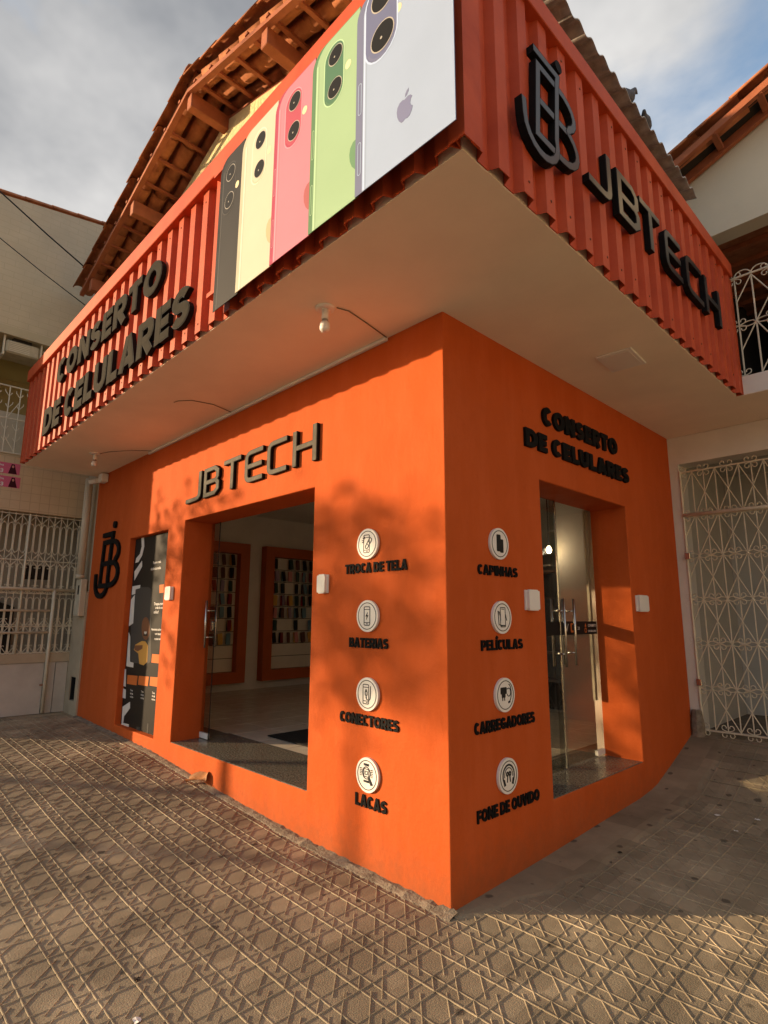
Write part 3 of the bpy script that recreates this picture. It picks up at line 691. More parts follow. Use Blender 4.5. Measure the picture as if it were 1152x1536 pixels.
def i_screen(S, Pf):
    phone(S, -.32, .22); q = [(x*math.cos(.9)-y*math.sin(.9)+.14, x*math.sin(.9)+y*math.cos(.9)+.02) for x, y in rrect(-.40, -.12, .40, .12, .11, 3)]; S(q, .05, True)
    for a in (-1, 1): S([(.14+a*.10*math.cos(.9)-.12*math.sin(.9)*-1, .02+a*.1*math.sin(.9)-.12*math.cos(.9)), (.14+a*.10*math.cos(.9)-.12*math.sin(.9), .02+a*.1*math.sin(.9)+.12*math.cos(.9))], .04)
    for a in (100, 135, 170, 205): S([(-.2+.12*math.cos(R(a)), .22+.12*math.sin(R(a))), (-.2+.28*math.cos(R(a)), .22+.28*math.sin(R(a)))], .045)
def i_batt(S, Pf):
    phone(S); Pf([(.06, .24), (-.13, -.03), (-.01, -.03), (-.06, -.25), (.13, .05), (.01, .05)])
def i_conn(S, Pf):
    phone(S, -.36, .16); S(rrect(-.16, -.06, .02, .16, .03, 2), .05, True); S([(-.12, .16), (-.12, .26), (-.02, .26), (-.02, .16)], .04); S([(-.07, -.06), (-.07, -.2)]+arc(.12, -.2, .19, .14, 180, 330, 6)+[(.32, .1), (.32, .5)], .045)
def i_chip(S, Pf):
    S(rrect(-.28, -.10, .16, .34, .05, 2), .05, True); S(rrect(-.16, .02, .04, .22, .03, 2), .045, True); S(arc(-.05, .12, .34, .34, 0, 345, 20), .055, True)
    for a in range(5):
        q = -.26+a*.1; S([(q, .52), (q, .66)], .04); S([(q, -.3), (q, -.42)], .04); S([(.36, -.06+a*.1), (.5, -.06+a*.1)], .04); S([(-.48, -.06+a*.1), (-.6, -.06+a*.1)], .04)
    S([(.18, -.14), (.44, -.50)], .13)
def i_case(S, Pf):
    Pf(rrect(-.34, -.5, .10, .58, .07, 2)); Pf(rrect(.02, -.56, .38, .30, .06, 2)); 
def i_film(S, Pf):
    S(rrect(-.22, -.58, .30, .60, .06, 2), .045, True); S([(-.1, .5), (.18, .5)], .04); S([(-.2, -.5), (.28, -.5)], .07); S([(-.5, .36), (-.22, .30)], .04); S([(-.5, .36)]+arc(-.5, -.3, .3, .66, 90, 10, 6), .04); S([(.30, .2), (.44, -.2)], .04); S([(-.46, .3), (-.40, -.45), (-.2, -.45)], .04)
def i_chg(S, Pf):
    Pf(rrect(-.52, .06, .12, .46, .05, 2)); Pf([(-.40, -.14), (-.02, -.14), (-.02, .07), (-.40, .07)]); S([(-.32, -.14), (-.32, -.32)], .07); S([(-.12, -.14), (-.12, -.32)], .07)
    S([(.1, .34)]+arc(.34, .14, .2, .24, 120, -160, 10), .045); S(arc(.34, .1, .26, .5, 90, -70, 8), .045); S([(.46, -.40), (.26, -.46)], .11)
def i_head(S, Pf):
    S(arc(0, .02, .58, .60, 200, -20, 16), .10); S(arc(0, .02, .42, .44, 190, -10, 14), .05)
    for a in (-1, 1): S([(a*.50, -.16), (a*.38, -.50)], .17); S(arc(a*.13, .12, .09, .10, 0, 345, 10), .09, True); S([(a*.10, .06), (a*.16, -.34)], .07)
svcL = [('TROCA DE TELA', .065, i_screen, 816, (519, 612), 862, 853), ('BATERIAS', .062, i_batt, 924, (525, 583), 973, 970), ('CONECTORES', .066, i_conn, 1041, (511, 599), 1083, 1096), ('LACAS', .07, i_chip, 1162, (534, 581), 1206, 1221)]
words = ['a bandaged phone', 'a phone with a lightning bolt', 'a phone with a plug and cable', 'a chip under a magnifying glass']
for (w, hh, dr, yc, (xa, xb), ya, yb), wd in zip(svcL, words):
    c = PX(1, 0, 554, yc); disc(FL(0), c.x-.002, c.z, .100, dr, 'round white sign with %s above the word %s' % (wd, w), (c.x, -.02, c.z))
    a, b_ = PX(1, 0, xa, ya), PX(1, 0, xb, yb); z0 = (a.z+b_.z)/2-.002
    o = sign((c.x, -.02, z0), 'small thick black word %s on the sunny orange wall' % w)
    text(FL(0), w, a.x, b_.x, z0, hh, .001, .010, BLACK, o, t=.225, gap=.08, space=.22)
svcR = [('CAPINHAS', .062, i_case, 816, (716, 775), 864, 864), ('PELÍCULAS', .062, i_film, 926, (721, 783), 975, 974), ('CARREGADORES', .066, i_chg, 1042, (711, 801), 1103, 1083), ('FONE DE OUVIDO', .066, i_head, 1163, (715, 808), 1235, 1200)]
words = ['two filled phone cases', 'a phone and its screen film', 'a charger with looped cable', 'headphones round two earbuds']
for (w, hh, dr, yc, (xa, xb), ya, yb), wd in zip(svcR, words):
    xc = {816: 746, 926: 750, 1042: 754.5, 1163: 759}[yc]
    c = PX(0, 0, xc, yc); disc(FR(0), c.y, c.z, .100, dr, 'round white sign with %s above the word %s' % (wd, w), (.02, c.y, c.z))
    a, b_ = PX(0, 0, xa, ya), PX(0, 0, xb, yb); z0 = (a.z+b_.z)/2
    o = sign((.02, c.y, z0), 'small thick black word %s on the shaded orange wall' % w)
    text(FR(0), w, a.y, b_.y, z0, hh, .001, .010, BLACK, o, t=.225, gap=.08, space=.22)

# ------------------------------------------------------------------ phone banner on the fascia
def prt(name, c, rough=.45): return mat(name, c, .55, .03, 3, spec=.10)
banner = thing('phone_banner', (-.2, -1.0, 3.38), 'printed banner of five upright coloured phones on the sunlit fascia', 'banner')
F = FL(-1.0); YB = -1.0
def bx(px, py): p = PX(1, YB, px, py); return p.x, p.z
EX = [bx(318, 490), bx(355, 453), bx(408, 408), bx(468, 361), bx(540, 310), bx(690, 206)]
PH = [  # left px at bottom, colours: face, side, camera plate, lens px pairs, flash px, logo px
    ('black', EX[0][0], EX[1][0]+.006, (.035, .034, .032), (.02, .02, .02), (.028, .028, .028), (128, 700), (121, 842), (163, 757), None, (.05, .05, .05)),
    ('cream', EX[1][0]-.012, EX[2][0]+.006, (.54, .51, .41), (.48, .45, .34), (.55, .52, .41), (288, 532), (282, 680), (335, 580), (322, 1010), (.44, .39, .25)),
    ('pink', EX[2][0]-.012, EX[3][0]+.006, (.49, .20, .265), (.36, .06, .11), (.40, .08, .12), (472, 330), (465, 487), (525, 375), (525, 835), (.36, .11, .12)),
    ('green', EX[3][0]-.012, EX[4][0]+.006, (.29, .44, .275), (.10, .20, .11), (.075, .17, .11), (688, 95), (685, 265), (757, 140), (770, 625), (.13, .26, .15)),
    ('blue', EX[4][0]-.012, EX[5][0], (.31, .40, .58), (.15, .17, .28), (.13, .15, .27), None, None, None, None, (.17, .19, .33))]
LENS = prt('lens_glass', (.012, .012, .012), .2); RIM_ = prt('lens_rim', (.42, .40, .36))
def logo(F, cx, cz, s, d0, d1, m, parent, cut=None):
    body = [(-.02, .62), (-.18, .70), (-.42, .66), (-.60, .46), (-.66, .16), (-.62, -.20), (-.48, -.55), (-.28, -.80), (-.12, -.80), (.04, -.72), (.22, -.80), (.40, -.74), (.56, -.50), (.66, -.24), (.50, -.10), (.44, .10), (.50, .32), (.62, .44), (.48, .62), (.26, .70), (.10, .64)]
    leafp = [(.02, .76), (.04, .96), (.18, 1.14), (.34, 1.20), (.32, 1.0), (.18, .82)]
    for nm_, pts in (('logo', body), ('logo_leaf', leafp)):
        q = [(cx+x*s, cz+y*s) for x, y in pts]
        if cut is not None:
            q = [(min(x, cut), y) for x, y in q]
            if max(x for x, _ in q)-min(x for x, _ in q) < .01 or min(x for x, _ in q) >= cut-.004: continue
        MB().poly(F, q, d0, d1).build(nm_, m, parent)
for k, (nm, x0, x1, cf_, cs_, cp_, l1_, l2_, fl_, lg, cl_) in enumerate(PH):
    zt, zb = 4.436, 3.385+(.0 if k else -.01); d = .001+k*.005
    mf, ms, mp_, ml_ = prt(nm+'_print', cf_), prt(nm+'_print_side', cs_), prt(nm+'_print_camera', cp_), prt(nm+'_print_logo', cl_)
    r = .10
    outl = [(x0, zb), (x1, zb), (x1, zt)]+arc(x0+r, zt-r, r, r, 90, 180, 6)
    ph = MB(); ph.poly(F, outl, d-.001, d+.002); ph = ph.build('printed_phone', ms, banner)
    sd = .035 if nm != 'blue' else .05
    MB().poly(F, [(x0+sd, zb+.001), (x1-.0005, zb+.001), (x1-.0005, zt-.006)]+arc(x0+sd+r, zt-.006-r, r, r, 90, 180, 6), d+.0022, d+.0030).build('phone_back', mf, ph)
    hl = prt(nm+'_print_highlight', tuple(min(.85, v*1.35+.02) for v in cf_)); dk = prt(nm+'_print_lowlight', tuple(v*.86 for v in cf_))
    MB().poly(F, [(x0+sd+.004, zb+.002), (x0+sd+.014, zb+.002), (x0+sd+.014, zt-.09), (x0+sd+.004, zt-.09)], d+.0031, d+.00315).build('edge_highlight', hl, ph)
    MB().poly(F, [(x0+sd+.019, zb+.002), (x0+sd+.026, zb+.002), (x0+sd+.026, zt-.10), (x0+sd+.019, zt-.10)], d+.0031, d+.00315).build('edge_lowlight', dk, ph)
    for zc in (zb+.10, zb+.42):
        MB().ribbon(F, rrect(x0+sd*.35, zc, x0+sd*.75, zc+.17, sd*.18, 2), .004, d+.0023, d+.0027, True).build('side_button', mf, ph)
    if l1_:
        A = bx(310+l1_[0]/3.492, 60+l1_[1]/3.492); B = bx(310+l2_[0]/3.492, 60+l2_[1]/3.492); C = bx(310+fl_[0]/3.492, 60+fl_[1]/3.492)
    else:
        A = bx(579, 0); B = bx(578, 60); C = bx(603, 18)
    cx = (A[0]+B[0])/2; rl = .052 if nm != 'blue' else .072
    pw = rl*1.42
    MB().poly(F, [(x, z) for x, z in arc(cx-.006, A[1], pw, pw, 0, 180, 10)+arc(cx-.006, B[1]-.01, pw, pw, 180, 360, 10)], d+.0032, d+.0040).build('camera_plate', mp_, ph)
    MB().ribbon(F, [(x, z) for x, z in arc(cx-.006, A[1], pw*1.04, pw*1.04, 0, 180, 10)+arc(cx-.006, B[1]-.01, pw*1.04, pw*1.04, 180, 360, 10)], pw*.10, d+.0036, d+.0039, True).build('plate_rim', hl, ph)
    MB().ribbon(F, arc(cx-.006, B[1]-.012, pw*.86, pw*.90, 200, 340, 10), pw*.12, d+.0041, d+.0043).build('plate_shade', ms, ph)
    for (zx) in (A, B):
        MB().poly(F, arc(cx+.004, zx[1], rl*1.08, rl*1.08, 0, 345, 23), d+.0042, d+.0048).build('lens_ring', RIM_, ph)
        MB().poly(F, arc(cx+.004, zx[1], rl, rl, 0, 345, 23), d+.0050, d+.0055).build('lens', LENS, ph)
        MB().poly(F, arc(cx+.004-.006, zx[1]-.008, rl*.10, rl*.10, 0, 330, 11), d+.0057, d+.0060).build('lens_glint', RIM_, ph)
    if not (nm == 'green' and False): MB().poly(F, arc(min(C[0], x1-.03), C[1], .022, .024, 0, 330, 11), d+.0032, d+.0038).build('flash', prt('flash_print', (.72, .66, .42)), ph)
    if lg: A = bx(310+lg[0]/3.492, 60+lg[1]/3.492); logo(F, A[0]+.06, A[1], .105, d+.0032, d+.0038, ml_, ph, cut=x1-.0165 if nm != 'green' else x1-.018)
    elif nm == 'blue': A = bx(613, 168); logo(F, A[0], A[1], .072, d+.0032, d+.0038, ml_, ph)
# batten behind the banner holds it off the sheet
for z in (3.52, 4.4): MB().box(-1.14, .83, -.998, -OL-DEP-.007, z, z+.03).build('batten', STEEL_RED, banner)

# ------------------------------------------------------------------ poster in the recess
poster = thing('window_poster', (-4.28, .065, PZ0), 'tall black poster with a cartoon man in a yellow shirt in a wall recess', 'poster')
F = FL(.070); PK = prt('poster_black', (.016, .015, .014), .35); PW = prt('poster_white', (.62, .60, .57)); PO = prt('poster_orange', (.55, .15, .035)); PYL = prt('poster_yellow', (.60, .33, .08)); PSK = prt('poster_skin', (.19, .085, .045)); PGY = prt('poster_grey', (.06, .058, .055))
MB().poly(F, [(P2+.01, PZ0+.01), (P1-.01, PZ0+.01), (P1-.01, PZ1-.01), (P2+.01, PZ1-.01)], .001, .006).build('sheet', PK, poster)
def pp(x, y):       # pixel in the enlarged view of the poster -> wall
    p = PX(1, .063, 160+x/4.518, 780+y/4.518); return p.x, p.z
def pshape(name, pts, m, d=.0075): MB().poly(F, [pp(*q) for q in pts], .0062, d).build(name, m, poster)
pshape('print_letter', [(200, 260), (195, 290), (215, 285), (240, 240), (255, 180), (253, 115), (235, 118), (238, 180), (225, 230)], PW)
pshape('print_letter', [(188, 350), (240, 275), (240, 315), (188, 410)], PW)
pshape('print_letter', [(175, 450), (228, 440), (226, 462), (196, 470), (194, 500), (170, 508)], PW)
pshape('print_letter', [(165, 540), (192, 505), (180, 700), (150, 720)], PW)
pshape('print_letter', [(150, 760), (160, 790), (158, 960), (182, 968), (180, 1000), (133, 990)], PW)
pshape('print_letter', [(120, 1010), (132, 1010), (128, 1130), (112, 1125)], PW)
pshape('print_letter', [(110, 1140), (130, 1150), (128, 1210), (108, 1205)], PW)
pshape('print_letter', [(108, 1265), (158, 1232), (158, 1275), (118, 1330), (112, 1375), (150, 1385), (150, 1402), (100, 1390)], PW)
pshape('print_phone', rrect(165, 455, 300, 970, 22), PGY, .0072)
pshape('printed_figure', [(195, 845), (185, 880), (215, 905), (222, 975), (250, 985), (275, 960), (280, 850), (262, 822), (240, 820)], PYL, .0084)
pshape('printed_head', arc(265, 735, 28, 78, 0, 340, 17), PSK, .0088); pshape('printed_beard', arc(264, 785, 14, 26, 180, 360, 8), PK, .0094); pshape('printed_teeth', [(255, 756), (273, 756), (270, 774), (258, 774)], PW, .0098)
pshape('printed_arm', [(190, 850), (245, 848), (243, 872), (212, 890), (190, 880)], PSK, .0092)
for x0 in (140, 216, 294): pshape('print_box', [(x0+2, 1050+(x0-140)*.08), (x0+70, 1056+(x0-140)*.08), (x0+62, 1120+(x0-140)*.08), (x0-3, 1110+(x0-140)*.08)], PO)
pshape('print_box', [(308, 908), (362, 912), (358, 972), (303, 966)], PO); pshape('print_box', [(358, 440), (388, 436), (386, 492), (357, 496)], PO)
def tline(F, s, u, v, hgt, m, parent, d=.0064, al='LEFT', bold=.0):
    c = bpy.data.curves.new('print_text', 'FONT'); c.body = s; c.size = hgt*1.35; c.align_x = al; c.offset = bold*hgt; c.resolution_u = 2
    to = bpy.data.objects.new('tmp', c); me = to.to_mesh().copy(); bpy.data.objects.remove(to)
    for w in me.vertices: w.co = Vector(F(u+w.co.x, v+w.co.y, d))
    me.materials.clear(); me.materials.append(m)
    o = put('print_text', me, parent); return o
for s_, x, y, hh in (('Reparo mais', 368, 280, .030), ('rápido da região', 368, 322, .030), ('Troque agora', 385, 565, .032), ('a tela do seu', 382, 592, .028), ('celular!', 352, 622, .032), ('Reparamos na hora', 372, 742, .024), ('com garantia', 372, 772, .024), ('e peças novas', 372, 806, .024)):
    u, v = pp(x, y); tline(F, s_, min(u, P1-.03), v-hh/2, hh, PW, poster, al='RIGHT', bold=.04)
for x0 in (168, 240, 316):
    for j, s_ in enumerate(('Troca', 'de tela', 'na hora')):
        u, v = pp(x0, 1160+j*22+(x0-168)*.12); tline(F, s_, u, v, .020, PW, poster, al='CENTER', bold=.04)
pshape('print_mark', [(203, 1400), (228, 1405), (226, 1440), (200, 1436)], PGY); pshape('print_mark', [(275, 1380), (284, 1380), (280, 1445), (272, 1443)], PGY)

# sticker band on the right glass door
band = thing('sticker_band', (XD, 1.9, 1.38), 'dark sticker band with small icons across the glass of the narrow door', 'sticker')
F = FR(XD+.0045)
b = MB(); z0, z1 = 1.365, 1.475
b.poly(F, [(E1, z0), (EM-.004, z0), (EM-.004, z1), (E1, z1)], 0, .001); b.build('strip', PK, band)
F2 = FR(XD-.0255); MB().poly(F2, [(EM+.012, z0), (E2-.001, z0), (E2-.001, z1), (EM+.012, z1)], 0, .001).build('strip', PK, band)
MB().poly(F2, rrect(2.02, 1.385, 2.10, 1.46, .012, 2), .0012, .0018).build('icon', PO, band); MB().poly(F2, rrect(2.04, 1.40, 2.08, 1.45, .006, 2), .002, .0025).build('icon', PK, band)
MB().ribbon(F2, [(1.94, 1.44), (1.955, 1.40), (1.985, 1.455)], .008, .0012, .0018).build('icon', PW, band)
tline(F2, '20', 2.14, 1.405, .028, PW, band, .0013); tline(F2, 'CONSERTO', 2.33, 1.43, .022, PW, band, .0013, bold=.04); tline(F2, 'DE CELULARES', 2.33, 1.385, .017, PW, band, .0013, bold=.04)
MB().ribbon(F2, arc(2.285, 1.40, .018, .018, 0, 330, 11), .006, .0012, .0018, True).build('icon', PO, band); MB().poly(F2, [(2.27, 1.43), (2.30, 1.43), (2.285, 1.46)], .0012, .0018).build('icon', PO, band)

# ------------------------------------------------------------------ wall lamps, bulbs, soffit fittings
LENSW = mat('frosted_lens', (.75, .74, .70), .35, .02)
def sconce(F, u0, u1, v0, v1, loc, label):
    o = thing('wall_lamp', loc, label, 'wall lamp')
    b = MB(); b.poly(F, [(u0, v0), (u1, v0), (u1, v1), (u0, v1)], .001, .012); b.build('backplate', WHITE, o)
    e_ = .006
    b = MB(); b.poly(F, [(u0+e_, v0+.012), (u0+e_+.004, v0+.004), (u1-e_-.004, v0+.004), (u1-e_, v0+.012), (u1-e_, v1-.012), (u1-e_-.004, v1-.004), (u0+e_+.004, v1-.004), (u0+e_, v1-.012)], .012, .036); b.build('housing', WHITE, o)
    for (a, c) in ((v0-.003, v0+.004), (v1-.004, v1+.003)):
        b = MB(); b.poly(F, [(u0+.02, a), (u1-.02, a), (u1-.02, c), (u0+.02, c)], .015, .032); b.build('lens', LENSW, o)
for pl, (xa, ya, xb, yb), lab in ((1, (480, 890, 493, 862), 'white box wall lamp between the wide doorway and the bandaged phone sign'), (1, (251, 900, 261, 880), 'white box wall lamp on the pier between the poster and the wide doorway'),
                                  (0, (787, 915, 803, 886), 'white box wall lamp between the film sign and the narrow glass door'), (0, (954, 917, 967, 894), 'white box wall lamp between the narrow glass door and the scrollwork gate')):
    a, c = PX(pl, 0, xa, ya), PX(pl, 0, xb, yb)
    if pl == 1: u0, u1, F, lc = a.x, c.x, FL(0), (a.x+.05, -.03, a.z)
    else: u0, u1, F, lc = a.y, c.y, FR(0), (.03, a.y+.06, a.z)
    sconce(F, u0, max(u1, u0+.1), a.z, c.z, lc, lab)
def bulb_holder(x, y, label, bulb=True):
    o = thing('bulb_holder' if not bulb else 'light_bulb', (x, y, H-.12), label, 'light bulb' if bulb else 'lamp holder')
    M = Matrix.Translation((x, y, H)) @ Matrix.Rotation(math.pi, 4, 'X')
    MB().lathe([(.062, .001), (.062, .008), (.05, .014)], 20, M).build('rose', WHITE, o)
    MB().lathe([(.022, .014), (.021, .055), (.023, .06), (.023, .075)], 14, M).build('socket', WHITE, o, True)
    if bulb:
        MB().lathe([(.018, .076), (.02, .085), (.021, .092)], 14, M).build('bulb_base', mat('grey_base', (.3, .28, .25), .5), o)
        MB().lathe([(.021, .093), (.029, .105), (.032, .125), (.031, .142), (.025, .152), (.010, .157)], 16, M).build('bulb', LENSW, o, True)
bulb_holder(-.481, -.541, 'unlit white bulb on the soffit in front of the sunlit corner wall')
bulb_holder(-4.885, -.446, 'unlit white bulb on the soffit above the left monogram')
# conduits and loose cables on the soffit
def rod(name, pts, r, m, label, cat, n=6):
    o = MB(); o.tube(pts, r, n); o = o.build(name, m, None, True); return tag(o, label, cat)
b = MB(); b.cbox(-4.4, -.477, -.030, -.0025, H-.026, H-.001, .003); tag(b.build('cable_trunking', WHITE), 'long white cable trunking along the top of the sunlit orange wall', 'cable trunking')
CAB = mat('old_cable', (.20, .16, .11), .7, .2)
rod('cable', [(-.481+.06, -.50, H-.006), (-.40, -.42, H-.005), (-.43, -.25, H-.005), (-.477, -.02, H-.006)], .004, CAB, 'thin cable on the soffit from the corner bulb to the trunking', 'cable')
rod('cable', [(-2.62, -.53, H-.02), (-2.60, -.50, H-.004), (-2.50, -.42, H-.004), (-2.46, -.24, H-.004), (-2.52, -.02, H-.006)], .004, CAB, 'thin loose cable with a bare end on the soffit over the letters JBTECH', 'cable')
rod('cable', [(-4.84, -.41, H-.006), (-4.7, -.36, H-.004), (-4.45, -.20, H-.004), (-4.3, -.03, H-.006)], .004, CAB, 'thin cable on the soffit from the left bulb to the trunking', 'cable')
# square ceiling panel lamp
o = thing('panel_lamp', (.485, 1.445, H-.03), 'square flat white panel lamp under the shaded soffit', 'ceiling lamp')
M = Matrix.Translation((.485, 1.445, 0)) @ Matrix.Rotation(R(4), 4, 'Z')
b = MB(); b.cbox(-.125, .125, -.165, .165, H-.014, H-.001, .004); b.v = [tuple(M @ Vector(v)) for v in b.v]; b.build('frame', WHITE, o)
b = MB(); b.box(-.10, .10, -.14, .14, H-.0165, H-.0142); b.v = [tuple(M @ Vector(v)) for v in b.v]; b.build('diffuser', LENSW, o)
# security camera on the drainpipe side
o = thing('security_camera', (-5.95, -.1, H-.14), 'small white security camera under the soffit at the drainpipe', 'camera')
MB().cbox(-5.86, -5.72, -.09, -.004, H-.13, H-.02, .006).build('junction_box', WHITE, o)
MB().tube([(-5.86, -.05, H-.07), (-5.93, -.09, H-.075)], .012, 8).build('arm', WHITE, o, True)
MB().tube([(-5.90, -.06, H-.085), (-5.98, -.16, H-.115)], .032, 12).build('body', WHITE, o, True)
MB().tube([(-5.981, -.161, H-.1152), (-5.984, -.165, H-.1165)], .024, 12).build('lens', INK, o, True)

# ------------------------------------------------------------------ inside the shop
XI = -6.5; ZF = DZ0; ZC = 3.22; YE = 5.6
INW = mat('interior_wall', (.62, .57, .50), .85, .06)
INF = mat('floor_tile', (.62, .55, .44), .22, .10, 6, 0, 30, .5)
sf = thing('shop_floor', (-3, 2, ZF-.03), kind='structure')
tme = MB().cbox(.0035, .4465, .0035, .4465, -.012, 0, .002).mesh('floor_tile', INF)
MB().box(XI, -.35, .34, YE, ZF-.05, ZF-.008).build('floor_bed', mat('grout', (.16, .13, .10), .9), sf)
for i in range(14):
    for j in range(12):
        x, y = XI+.02+i*.45, .625+j*.45
        if x+.45 > -.55 or y+.45 > YE: continue
        put('floor_tile', tme, sf, (x, y, ZF-.004))
iw = thing('interior_walls', (-3, 3, ZF), kind='structure')
MB().box(XI-.12, XI, .34, YE, ZF-.1, ZC).build('end_wall', INW, iw)
MB().box(XI-.12, -.34, YE, YE+.1, ZF-.1, ZC).build('back_wall', INW, iw)
MB().box(-1.52, -.34, 4.0, 4.1, ZF-.06, ZC).build('partition', mat('partition_paint', (.40, .35, .30), .8, .06), iw)
MB().box(-.44, -.335, E2+.09, 4.0, ZF-.06, ZC).build('lining', INW, iw)
MB().box(XI-.12, -.336, .335, YE+.1, ZC, ZC+.1).build('ceiling', mat('ceiling_paint', (.70, .66, .60), .85, .04), iw)
MB().box(XI-.06, -4.3, .335, .36, ZF, ZC).build('lining', INW, iw)
# display boards with orange frames, slats and phone cases
FRM = mat('orange_board', (.42, .085, .018), .5, .08)
SLAT = mat('slat_board', (.66, .59, .48), .6, .06)
FW = FR(XI)
casecol = {'black': (.012, .012, .014), 'dark red': (.22, .02, .02), 'pink': (.62, .24, .22), 'grey blue': (.14, .24, .29), 'yellow': (.62, .34, .06), 'red': (.5, .025, .025), 'brown': (.13, .05, .03), 'lilac': (.28, .20, .26), 'dark green': (.03, .06, .045)}
case_me = {}
def case_mesh(c):
    if c not in case_me:
        b = MB(); Fz = lambda u, v, d: (d, u, v)
        b.poly(Fz, rrect(-.046, -.175, .046, 0, .012, 2), 0, .012); m = mat('case_'+c.replace(' ', '_'), casecol[c], .35, .1, spec=.5)
        me = b.mesh('phone_case', m); me.materials.append(INK)
        n0 = len(me.vertices)
        case_me[c] = me
    return case_me[c]
def display(y0, y1, z0, z1, label, word):
    o = thing('display_board', (XI+.1, (y0+y1)/2, z0), label, 'display board'); fw = .17; dp = .16
    for (a, c, e_, f_) in ((y0, y0+fw, z0, z1), (y1-fw, y1, z0, z1), (y0+fw, y1-fw, z0, z0+fw), (y0+fw, y1-fw, z1-fw, z1)):
        MB().poly(FW, [(a, e_), (c, e_), (c, f_), (a, f_)], .002, dp).build('frame', FRM, o)
    n = 9; sh = (z1-z0-2*fw)/n
    for k in range(n):
        zz_ = z0+fw+k*sh
        MB().poly(FW, [(y0+fw, zz_+.006), (y1-fw, zz_+.006), (y1-fw, zz_+sh-.006), (y0+fw, zz_+sh-.006)], .002, .03).build('slat', SLAT, o)
    MB().poly(FW, [(y0+fw, z0+fw), (y1-fw, z0+fw), (y1-fw, z1-fw), (y0+fw, z1-fw)], .001, .016).build('backing', mat('slat_groove', (.10, .085, .065), .9), o)
    ks = list(casecol); wts = [6, 3, 2, 3, 1.5, 1.2, 3, 1.5, 2]
    for k in range(2, n-0):
        zz_ = z0+fw+k*sh+sh-.02
        yy = y0+fw+.09
        while yy < y1-fw-.04:
            if random.random() < .9:
                hk = MB(); hk.tube([(XI+.03, yy, zz_), (XI+.15, yy, zz_+.004)], .003, 5); hk.build('hook', STEEL, o)
                for q in range(random.choice((1, 2, 2, 3))):
                    c = random.choices(ks, wts)[0]
                    tag(put('phone_case', case_mesh(c), None, (XI+.06+q*.022, yy-.004*q, zz_-.005), (R(random.uniform(-6, 8)), R(random.uniform(-6, 2)), R(random.uniform(8, 30)))),
                        '%s phone case hanging on the %s orange framed display board' % (c, word), 'phone case', '%s phone cases on the %s board' % (c, word))
            yy += .150
display(2.62+.25, 4.75, .46, 2.70, 'orange framed slatted display board of phone cases, the larger one indoors', 'larger')
display(1.25, 2.55, .46, 2.70, 'orange framed slatted display board of phone cases seen through the sliding glass', 'smaller')
# mat inside the wide doorway
b = MB(); b.cbox(-3.0, -2.0, .82, 1.42, ZF+.001, ZF+.012, .004)
tag(b.build('door_mat', mat('black_rubber', (.012, .011, .010), .9, .3, 90, .5, 200)), 'black rubber door mat on the pale tiles inside the wide doorway', 'door mat')
# orange post, dark shelf unit and the lit lamp behind the narrow door
o = thing('display_cabinet', (-2.1, 4.6, ZF), 'dark cabinet with orange sides behind the narrow glass door', 'cabinet')
MB().cbox(-1.72, -1.56, 4.3, 4.6, ZF+.002, 2.35).build('side_panel', FRM, o); MB().cbox(-2.8, -2.64, 4.3, 4.6, ZF+.002, 2.35).build('side_panel', FRM, o)
MB().box(-2.64, -1.72, 4.5, 4.6, ZF+.002, 2.35).build('back_panel', DARK, o)
for z in (.7, 1.05, 1.4, 1.75, 2.1): MB().box(-2.639, -1.721, 4.3, 4.499, z, z+.025).build('shelf', mat('cabinet_brown', (.10, .045, .025), .5), o)
lampP = PX(1, 4.05, 834, 827)
o = thing('ceiling_lamp', (lampP.x, 3.9, 2.3), 'lit warm bulb glowing behind the narrow glass door', 'lamp')
MB().lathe([(.004, -.04), (.022, -.032), (.034, -.01), (.034, .01), (.022, .034), (.014, .05)], 14, Matrix.Translation((lampP.x, 3.88, lampP.z))).build('bulb', mat('lit_bulb', (1, .8, .5), .3, 0, emit=(1, .74, .36), estr=14), o, True)
MB().tube([(lampP.x, 3.88, lampP.z+.05), (lampP.x, 3.88, ZC)], .008, 6).build('cord', INK, o)
pl_ = bpy.data.lights.new('bulb_light', 'POINT'); pl_.energy = 2.2; pl_.color = (1, .82, .58); pl_.shadow_soft_size = .05
po = bpy.data.objects.new('bulb_light', pl_); col.objects.link(po); po.location = (lampP.x, 3.80, lampP.z-.02)
MB().poly(FL(3.99), [(lampP.x-.32, 2.12), (lampP.x-.02, 2.14), (lampP.x-.02, 2.16), (lampP.x-.32, 2.14)], -.1, .1).build('bracket', STEEL, o)

# ------------------------------------------------------------------ neighbour on the left
nb = thing('neighbour_house', (XN-1, -1, .2), 'tan two-storey house with a balcony and grille garage at a right angle to the shop', 'house')
F = FR(XN)
def ny(px, py): p = PX(0, XN, px, py); return p.y, p.z
tl, tr = ny(0, 290), ny(175, 345); sl2 = (tr[1]-tl[1])/(tr[0]-tl[0])
ztop = lambda y: tr[1]+sl2*(y-tr[0])
z5 = 5.33
MB().poly(F, [(YN, z5), (.6, z5), (.6, ztop(.6)), (YN, ztop(YN))], -.3, 0).build('upper_wall', TAN_BRICK, nb)
MB().poly(F, [(YN, z5-.12), (.3, z5-.12), (.3, z5), (YN, z5)], -.32, .02).build('cornice', mat('tan_paint', (.50, .43, .29), .8, .06, 3), nb)
for k in range(9):
    y = YN-.05+k*.34
    b = barrel(.40, .10, .085); M = Matrix.Translation((XN-.08, y, ztop(y)+.01)) @ Matrix.Rotation(math.pi/2, 4, 'Z') @ Matrix.Rotation(-math.atan(sl2)-.02, 4, 'Y'); b.v = [tuple(M @ Vector(v)) for v in b.v]
    b.build('coping_tile', TERRA, nb, True)
TANP = MATS['tan_paint']
